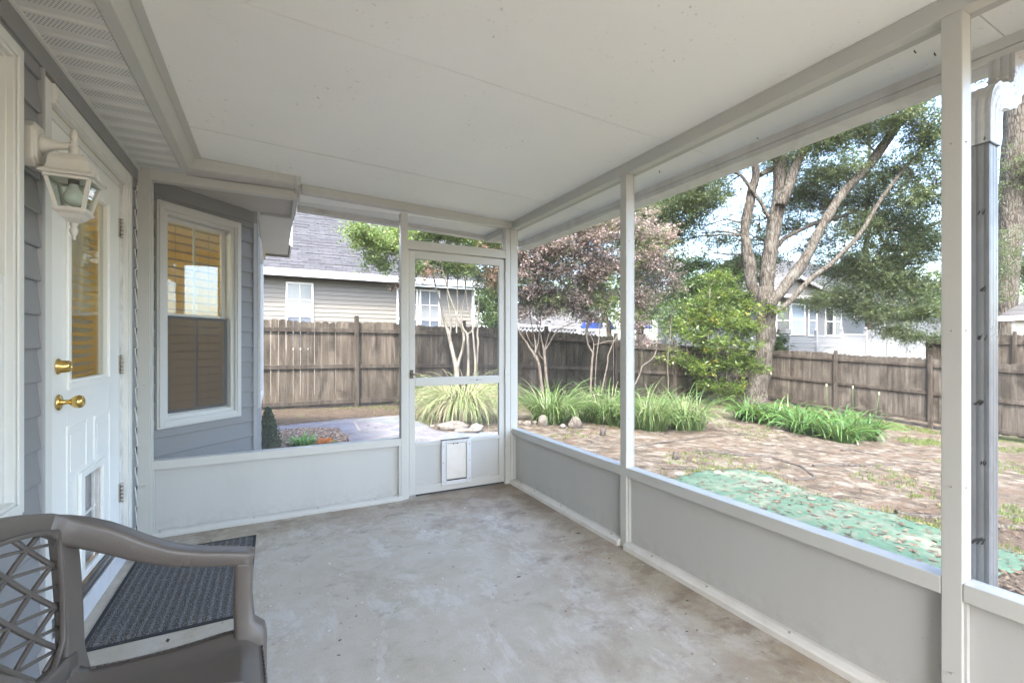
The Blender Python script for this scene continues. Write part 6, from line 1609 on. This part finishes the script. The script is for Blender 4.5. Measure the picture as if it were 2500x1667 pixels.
m = MB(); tp = []
tp += L2([(400, 1130, 44, 0), (375, 960, 42, 0), (350, 800, 40, 0), (335, 680, 40, 0), (310, 600, 42, 0), (275, 540, 44, 0), (240, 490, 30, 0), (200, 420, 26, 0), (150, 350, 22, 0), (110, 280, 20, 0), (60, 160, 18, 0)], T, n=9)
tp += L2([(285, 545, 26, 0), (295, 500, 26, 0), (290, 400, 20, .1), (265, 280, 18, .1), (240, 160, 16, .1), (220, 0, 14, .1), (200, -200, 12, .1)], T, n=8)
tp += L2([(295, 500, 18, 0), (320, 430, 16, .1), (330, 340, 14, .1), (345, 200, 22, .1), (340, 40, 34, .1), (330, -120, 30, .1), (300, -300, 22, .1)], T, n=8)
tp += L2([(280, 470, 14, 0), (225, 385, 12, -.1), (190, 300, 12, -.1)], T, n=6)
tp += L2([(450, 1130, 40, .2), (430, 950, 40, .2), (412, 800, 38, .2), (398, 650, 38, .2), (390, 560, 36, .2), (385, 500, 34, .2), (365, 420, 22, .2), (345, 330, 18, .2), (300, 200, 14, .3)], T, n=9)
tp += L2([(395, 500, 22, .2), (440, 430, 22, .2), (490, 340, 20, .2), (545, 280, 18, .2), (620, 240, 14, .2), (720, 200, 10, .2), (840, 160, 7, .2)], T, n=7)
tp += L2([(395, 480, 14, .2), (420, 380, 13, .2), (450, 310, 11, .2), (540, 260, 9, .3), (660, 290, 7, .3)], T, n=6)
tp += L2([(395, 620, 14, .2), (345, 560, 13, .2), (320, 500, 12, .2)], T, n=6)
cl = [C(1290, 560, T - .6, 60, 40, .8, 330), C(1340, 600, T - .4, 80, 40, .9, 420), C(1280, 640, T - .3, 60, 44, .8, 360), C(1360, 660, T, 70, 34, .8, 300), C(1300, 710, T, 60, 30, .8, 270), C(1370, 720, T + .2, 60, 26, .8, 180), C(1270, 750, T + .1, 34, 26, .6, 110), C(1330, 760, T + .3, 50, 18, .6, 90), C(1390, 540, T - .4, 60, 50, .9, 340), C(1340, 480, T, 110, 50, 1., 360), C(1225, 690, T + .3, 30, 40, .6, 80)]
crown(pt1, cl, .046, .5, PUL, 19, .24, tp, m, .014)
V, _ = sprays([C(1430, 520, T, 50, 40, .8, 130), C(1300, 530, T, 60, 40, .8, 130), C(1350, 620, T, 110, 70, 1., 190), C(1330, 740, T + .3, 70, 30, .8, 130)], .05, .5, 16, .24); leafobj("crown", V, PUG, pt1)
obj("trunk", m, PUB, pt1)
T = 10.9
b_ = P(1441, 985, T); pt2 = thing("purple_tree", "purple leaved tree with a slim straight trunk beside the mid post", "tree", (b_.x, b_.y, gz(b_.x, b_.y)), "purple leaved trees along the back fence")
m = MB(); tp = []
tp += L2([(872, 1130, 34, 0), (878, 1000, 32, 0), (882, 850, 30, 0), (890, 700, 30, 0), (898, 600, 32, 0), (905, 530, 34, 0), (870, 480, 26, 0), (845, 410, 24, 0), (835, 320, 30, 0), (845, 240, 38, 0), (850, 150, 34, 0), (840, 0, 30, 0), (820, -200, 24, 0)], T, n=9)
tp += L2([(905, 530, 20, 0), (912, 460, 16, 0), (905, 400, 14, 0), (870, 330, 13, 0), (830, 290, 12, 0), (760, 240, 9, 0)], T, n=7)
tp += L2([(850, 210, 16, 0), (900, 150, 14, -.1), (930, 60, 12, -.1)], T, n=6)
cl = [C(1420, 600, T - .4, 60, 44, .8, 330), C(1470, 560, T - .3, 60, 60, .9, 360), C(1480, 640, T - .2, 60, 44, .8, 330), C(1430, 680, T, 60, 34, .8, 270), C(1400, 740, T, 50, 26, .7, 200), C(1440, 770, T, 46, 14, .6, 90), C(1470, 720, T + .3, 30, 30, .6, 90), C(1540, 560, T, 60, 50, .9, 300), C(1580, 640, T + .2, 60, 44, .9, 300), C(1560, 720, T + .3, 50, 50, .8, 260), C(1600, 570, T + .2, 50, 30, .8, 150), C(1620, 690, T + .3, 34, 34, .7, 120), C(1540, 790, T + .4, 30, 34, .6, 110), C(1570, 830, T + .4, 26, 20, .5, 40), C(1470, 480, T, 90, 40, 1., 260)]
crown(pt2, cl, .048, .5, PUL, 19, .24, tp, m, .014)
V, _ = sprays([C(1450, 560, T, 70, 60, .9, 150), C(1560, 620, T, 80, 80, .9, 200), C(1430, 740, T + .3, 60, 40, .8, 110)], .05, .5, 16, .24); leafobj('crown', V, PUG, pt2)
obj("trunk", m, PUB, pt2)
T = 10.7
for nm, lb, pts in (("sapling", "thin straight sapling stem right of the slim purple tree trunk", [(935, 1110, 15, 0), (925, 950, 14, 0), (932, 750, 14, 0), (945, 550, 14, 0), (965, 400, 13, 0), (975, 280, 12, 0), (985, 150, 11, 0), (1010, 20, 9, 0)]),
                    ("sapling", "leaning tan sapling stem just left of the mid post", [(985, 1000, 26, 0), (1010, 880, 24, 0), (1035, 760, 22, 0), (1060, 640, 22, 0), (1065, 560, 20, 0), (1100, 470, 17, 0), (1130, 400, 15, 0), (1160, 350, 13, 0), (1220, 200, 10, 0)]),
                    ("sapling", "pale knobby stem rising beside the right edge of the mid post", [(1345, 880, 24, 0), (1400, 760, 22, 0), (1430, 670, 22, 0), (1500, 620, 20, 0), (1550, 570, 18, 0), (1580, 490, 13, 0), (1582, 400, 9, 0)]),
                    ("sapling", "tall thin pale stem left of the yellow green shrub", [(1703, 960, 13, 0), (1705, 850, 13, 0), (1700, 720, 14, 0), (1702, 560, 15, 0), (1720, 430, 15, 0), (1728, 280, 14, 0), (1745, 120, 13, 0), (1775, 10, 11, 0), (1800, -60, 7, 0)])):
    m = MB(); tp = L2(pts, T + (0 if pts[0][0] < 1000 else .6), n=7, sub=4); b_ = tp[0]
    s_ = thing(nm, lb, "sapling", tuple(b_), "slim stems growing in the bed"); e = tp[-1]
    V, _ = sprays([(tuple(e + Vector((.05, 0, .2))), (.45, .35, .4), 26)], .05, .45, 14, .22); leafobj("crown", V, PUG, s_); obj("trunk", m, PUB, s_)

# yellow green shrub in front of the oak
YGL = leafmat("yellow_green_leaf", [(0., (.016, .040, .008)), (.3, (.034, .068, .012)), (.6, (.068, .112, .020)), (.86, (.13, .16, .03)), (.92, (.32, .26, .055)), (1., (.42, .27, .08))], .4, .3, 1.2, .30)
def L3(pts, t, **kw): return limb(m, [(1540 + x * .2679, 600 + y * .2679, t + dt, d * .2679) for (x, y, d, dt) in pts], **kw)
T = 13.0
b_ = G(1760, 985); T = b_.x * cF[0] + b_.y * cF[1] - .4
ys_ = thing("leafy_shrub", "yellow green broad leaved shrub growing against the oak trunk", "shrub", tuple(P(1760, 985, T)))
m = MB(); tp = []
for pts in ([(850, 1500, 26, 0), (800, 1300, 24, 0), (740, 1000, 20, 0), (710, 700, 16, 0), (720, 400, 10, 0)], [(850, 1480, 22, 0), (880, 1250, 20, 0), (960, 1000, 16, 0), (1050, 750, 12, 0), (1090, 560, 8, 0)], [(840, 1450, 18, 0), (700, 1200, 14, 0), (520, 1050, 12, 0), (380, 1000, 8, 0)], [(860, 1400, 16, 0), (1000, 1150, 12, 0), (1150, 1000, 9, 0)]):
    tp += L3(pts, T, n=7, sub=3)
def C3(x, y, dt, rx, ry, rt, n): return C(1540 + x * .2679, 600 + y * .2679, T + dt, rx * .2679, ry * .2679, rt, n)
cl = [C3(760, 300, .3, 150, 90, .5, 60), C3(820, 420, .2, 190, 110, .6, 90), C3(700, 560, .1, 200, 110, .6, 90), C3(1050, 590, -.2, 130, 90, .5, 60), C3(560, 690, .2, 220, 110, .7, 100), C3(880, 720, -.2, 220, 110, .7, 120), C3(1130, 740, -.3, 150, 90, .5, 60), C3(500, 860, .2, 180, 90, .6, 60), C3(1300, 590, -.3, 60, 30, .3, 10), C3(800, 900, -.2, 200, 90, .7, 90), C3(1030, 900, -.3, 120, 110, .5, 60), C3(420, 1000, 0, 160, 60, .5, 50), C3(620, 1120, -.1, 170, 80, .6, 80), C3(900, 1080, -.2, 220, 110, .6, 120), C3(1100, 1120, -.3, 90, 90, .4, 40), C3(720, 1260, -.1, 150, 70, .5, 60), C3(900, 1300, -.2, 110, 90, .5, 60)]
crown(ys_, [(c_, tuple(q * 1.08 for q in r_), int(n_ * .8)) for c_, r_, n_ in cl], .125, .34, YGL, 13, .30, tp, m, .012, .6, .15)
obj("stem", m, PUB, ys_)

# dark evergreen behind it and the trees of the background
DGL = leafmat("deep_green_leaf", [(0., (.014, .032, .009)), (.5, (.034, .066, .019)), (.85, (.07, .12, .035)), (1., (.13, .19, .06))], .3, .4, .5, .5)
LGL = leafmat("light_green_leaf", [(0., (.035, .06, .014)), (.5, (.08, .13, .03)), (1., (.17, .23, .065))], .4, .4, .4, .5)
BLG = leafmat("blue_green_leaf", [(0., (.022, .042, .021)), (.5, (.048, .085, .038)), (1., (.105, .15, .068))], .35, .4, .5, .5)
def bgtree(name, lb, x, ybase, t, cl, mat_, ls=.12, per=16, twig=.5, dia=22, top=None, grp="trees beyond the fences"):
    b_ = P(x, ybase, t); b_.z = -1.0; r = thing(name, lb, "tree" if 'tree' in name else "shrub", tuple(b_), grp); m = MB()
    yb = HY + (CAMZ + 1.2) * F_PX / t
    ty_ = min(c[1] for c in cl) + 20
    tp = limb(m, [(x, yb, t, dia * 1.3), (x + 2, ybase - 40, t, dia), (x - 3, (ybase + ty_) / 2, t, dia * .7), (x + 4, ty_, t, dia * .3)], n=9, jit=.15)
    crown(r, [C(*c) for c in cl], ls, .45, mat_, per, twig, tp, m, .04); obj("trunk", m, OAKB, r)
bgtree("evergreen_tree", "dense dark green tree behind the yellow green shrub", 1715, 850, 17.5, [(1700, 690, 17.5, 60, 40, 1., 300), (1760, 700, 17.5, 60, 40, 1., 300), (1680, 760, 17, 60, 44, 1., 320), (1760, 770, 17, 60, 40, 1., 300), (1640, 790, 17, 40, 36, 1., 160), (1800, 740, 17.5, 40, 60, 1., 220), (1740, 650, 18, 50, 26, 1., 140), (1815, 650, 18, 30, 24, 1., 80)], DGL, .085)
bgtree("shade_tree", "broad dark tree filling the view behind the big oak", 2120, 830, 27, [(1930, 420, 27, 110, 80, 2., 130), (2060, 380, 27, 130, 90, 2., 170), (2200, 420, 26, 110, 110, 2., 170), (2050, 520, 27, 130, 70, 2., 120), (2200, 580, 26, 110, 80, 2., 180), (2110, 650, 26, 140, 60, 2., 300), (2240, 720, 26, 90, 60, 2., 320), (1860, 560, 28, 60, 50, 2., 110), (2120, 260, 27, 180, 70, 2., 300)], BLG, .13, 17, .55, 20)
bgtree("shade_tree", "light green tree over the blue canopy", 1480, 830, 19, [(1475, 735, 19, 34, 50, 1.2, 200), (1400, 720, 19, 60, 50, 1.2, 200), (1570, 760, 19, 50, 60, 1.2, 240), (1450, 690, 20, 60, 50, 1.5, 140), (1500, 770, 19, 30, 30, 1., 90), (1530, 700, 20, 60, 60, 1.5, 140)], LGL, .10)
bgtree("shade_tree", "blue green tree left of the oak, high over the purple trees", 1560, 820, 22, [(1560, 480, 22, 120, 60, 2., 620), (1640, 480, 22, 80, 50, 2., 300), (1580, 590, 22, 70, 50, 2., 300), (1490, 560, 22, 100, 60, 2., 360), (1640, 640, 23, 80, 50, 2., 330), (1670, 710, 23, 70, 40, 2., 240), (1540, 660, 22, 90, 50, 2., 220), (1400, 500, 22, 100, 70, 2., 300)], BLG, .13)
bgtree("shade_tree", "green tree standing behind the corner of the tan house", 1225, 800, 19, [(1200, 700, 19, 50, 60, 1.5, 260), (1240, 620, 20, 60, 60, 1.5, 260), (1150, 610, 20, 70, 50, 1.5, 260), (1190, 740, 19, 40, 40, 1., 240), (1225, 690, 19, 50, 60, 1., 260), (1215, 775, 18.5, 40, 30, 1., 180), (1320, 700, 21, 80, 60, 1.5, 160)], DGL, .11)
bgtree("shade_tree", "tall tree far behind the distant white house", 1390, 820, 36, [(1300, 640, 36, 110, 90, 3., 300), (1420, 620, 36, 110, 100, 3., 300), (1540, 660, 38, 110, 80, 3., 260), (1360, 740, 36, 120, 40, 3., 300), (1600, 740, 36, 120, 50, 3., 260), (1260, 770, 36, 60, 30, 3., 140)], DGL, .22, 16, .8, 16)
bgtree("shade_tree", "pale tree line behind the white house at the right", 2250, 830, 36, [(2150, 760, 36, 90, 40, 3., 160), (2290, 720, 34, 110, 80, 3., 280), (2420, 700, 34, 120, 90, 3., 320), (2540, 680, 34, 100, 90, 3., 240), (2290, 810, 34, 60, 24, 2., 120)], LGL, .22, 16, .8, 16)
bgtree("shade_tree", "green tree behind the pale roof of the white house", 1860, 830, 34, [(1830, 700, 34, 50, 40, 2., 160), (1760, 720, 34, 90, 40, 2., 200), (1660, 740, 34, 80, 40, 2., 160)], BLG, .2, 16, .7, 14)
# low plants beyond the right fence
for x, y, s_, lb in ((2003, 852, 34, "spiky green cycad fronds showing over the grey fence post"), (2082, 864, 26, "smaller cycad tips over the grey fence, right of its post")):
    t = 18.2; p = P(x, y + 9, t); m = []
    r = thing("cycad", lb, "plant", (p.x, p.y, -1.0), "cycads behind the grey fence"); V = []
    for k_ in range(26):
        a = random.uniform(0, 6.28); l = s_ * t / F_PX * random.uniform(.7, 1.1); pr_ = None
        for i in range(9):
            q = i / 8; c_ = p + Vector((math.cos(a) * l * q, math.sin(a) * l * q, .16 * math.sin(q * 2.4) * random.uniform(.9, 1.1) + .04)); sd = Vector((-math.sin(a), math.cos(a), -.1)) * .09 * (1 - q * .6); fw = Vector((math.cos(a), math.sin(a), 0)) * .05
            V.append([c_, c_ + sd * .5 + fw, c_ + sd + fw * 1.6, c_ + sd * .4 + fw * .2]); V.append([c_, c_ - sd * .5 + fw, c_ - sd + fw * 1.6, c_ - sd * .4 + fw * .2])
    leafobj("fronds", np.array([[tuple(q) for q in f_] for f_ in V]), DGL, r); obj("trunk", MB().tube([(p.x, p.y, -1.0), (p.x, p.y, p.z + .02)], .1, 8, 0, True, .3), OAKB, r)
p = P(1898, 830, 19.5); r = thing("leafy_bush", "rounded green bush by the white porch steps", "shrub", (p.x, p.y, -1.1))
V, _ = sprays([((p.x, p.y, p.z - .3), (.6, .6, .75), 200)], .11, .5, 14, .3); leafobj("foliage", V, DGL, r); obj("stem", MB().tube([(p.x, p.y, -1.1), (p.x, p.y, p.z - .3)], .03, 6), OAKB, r)
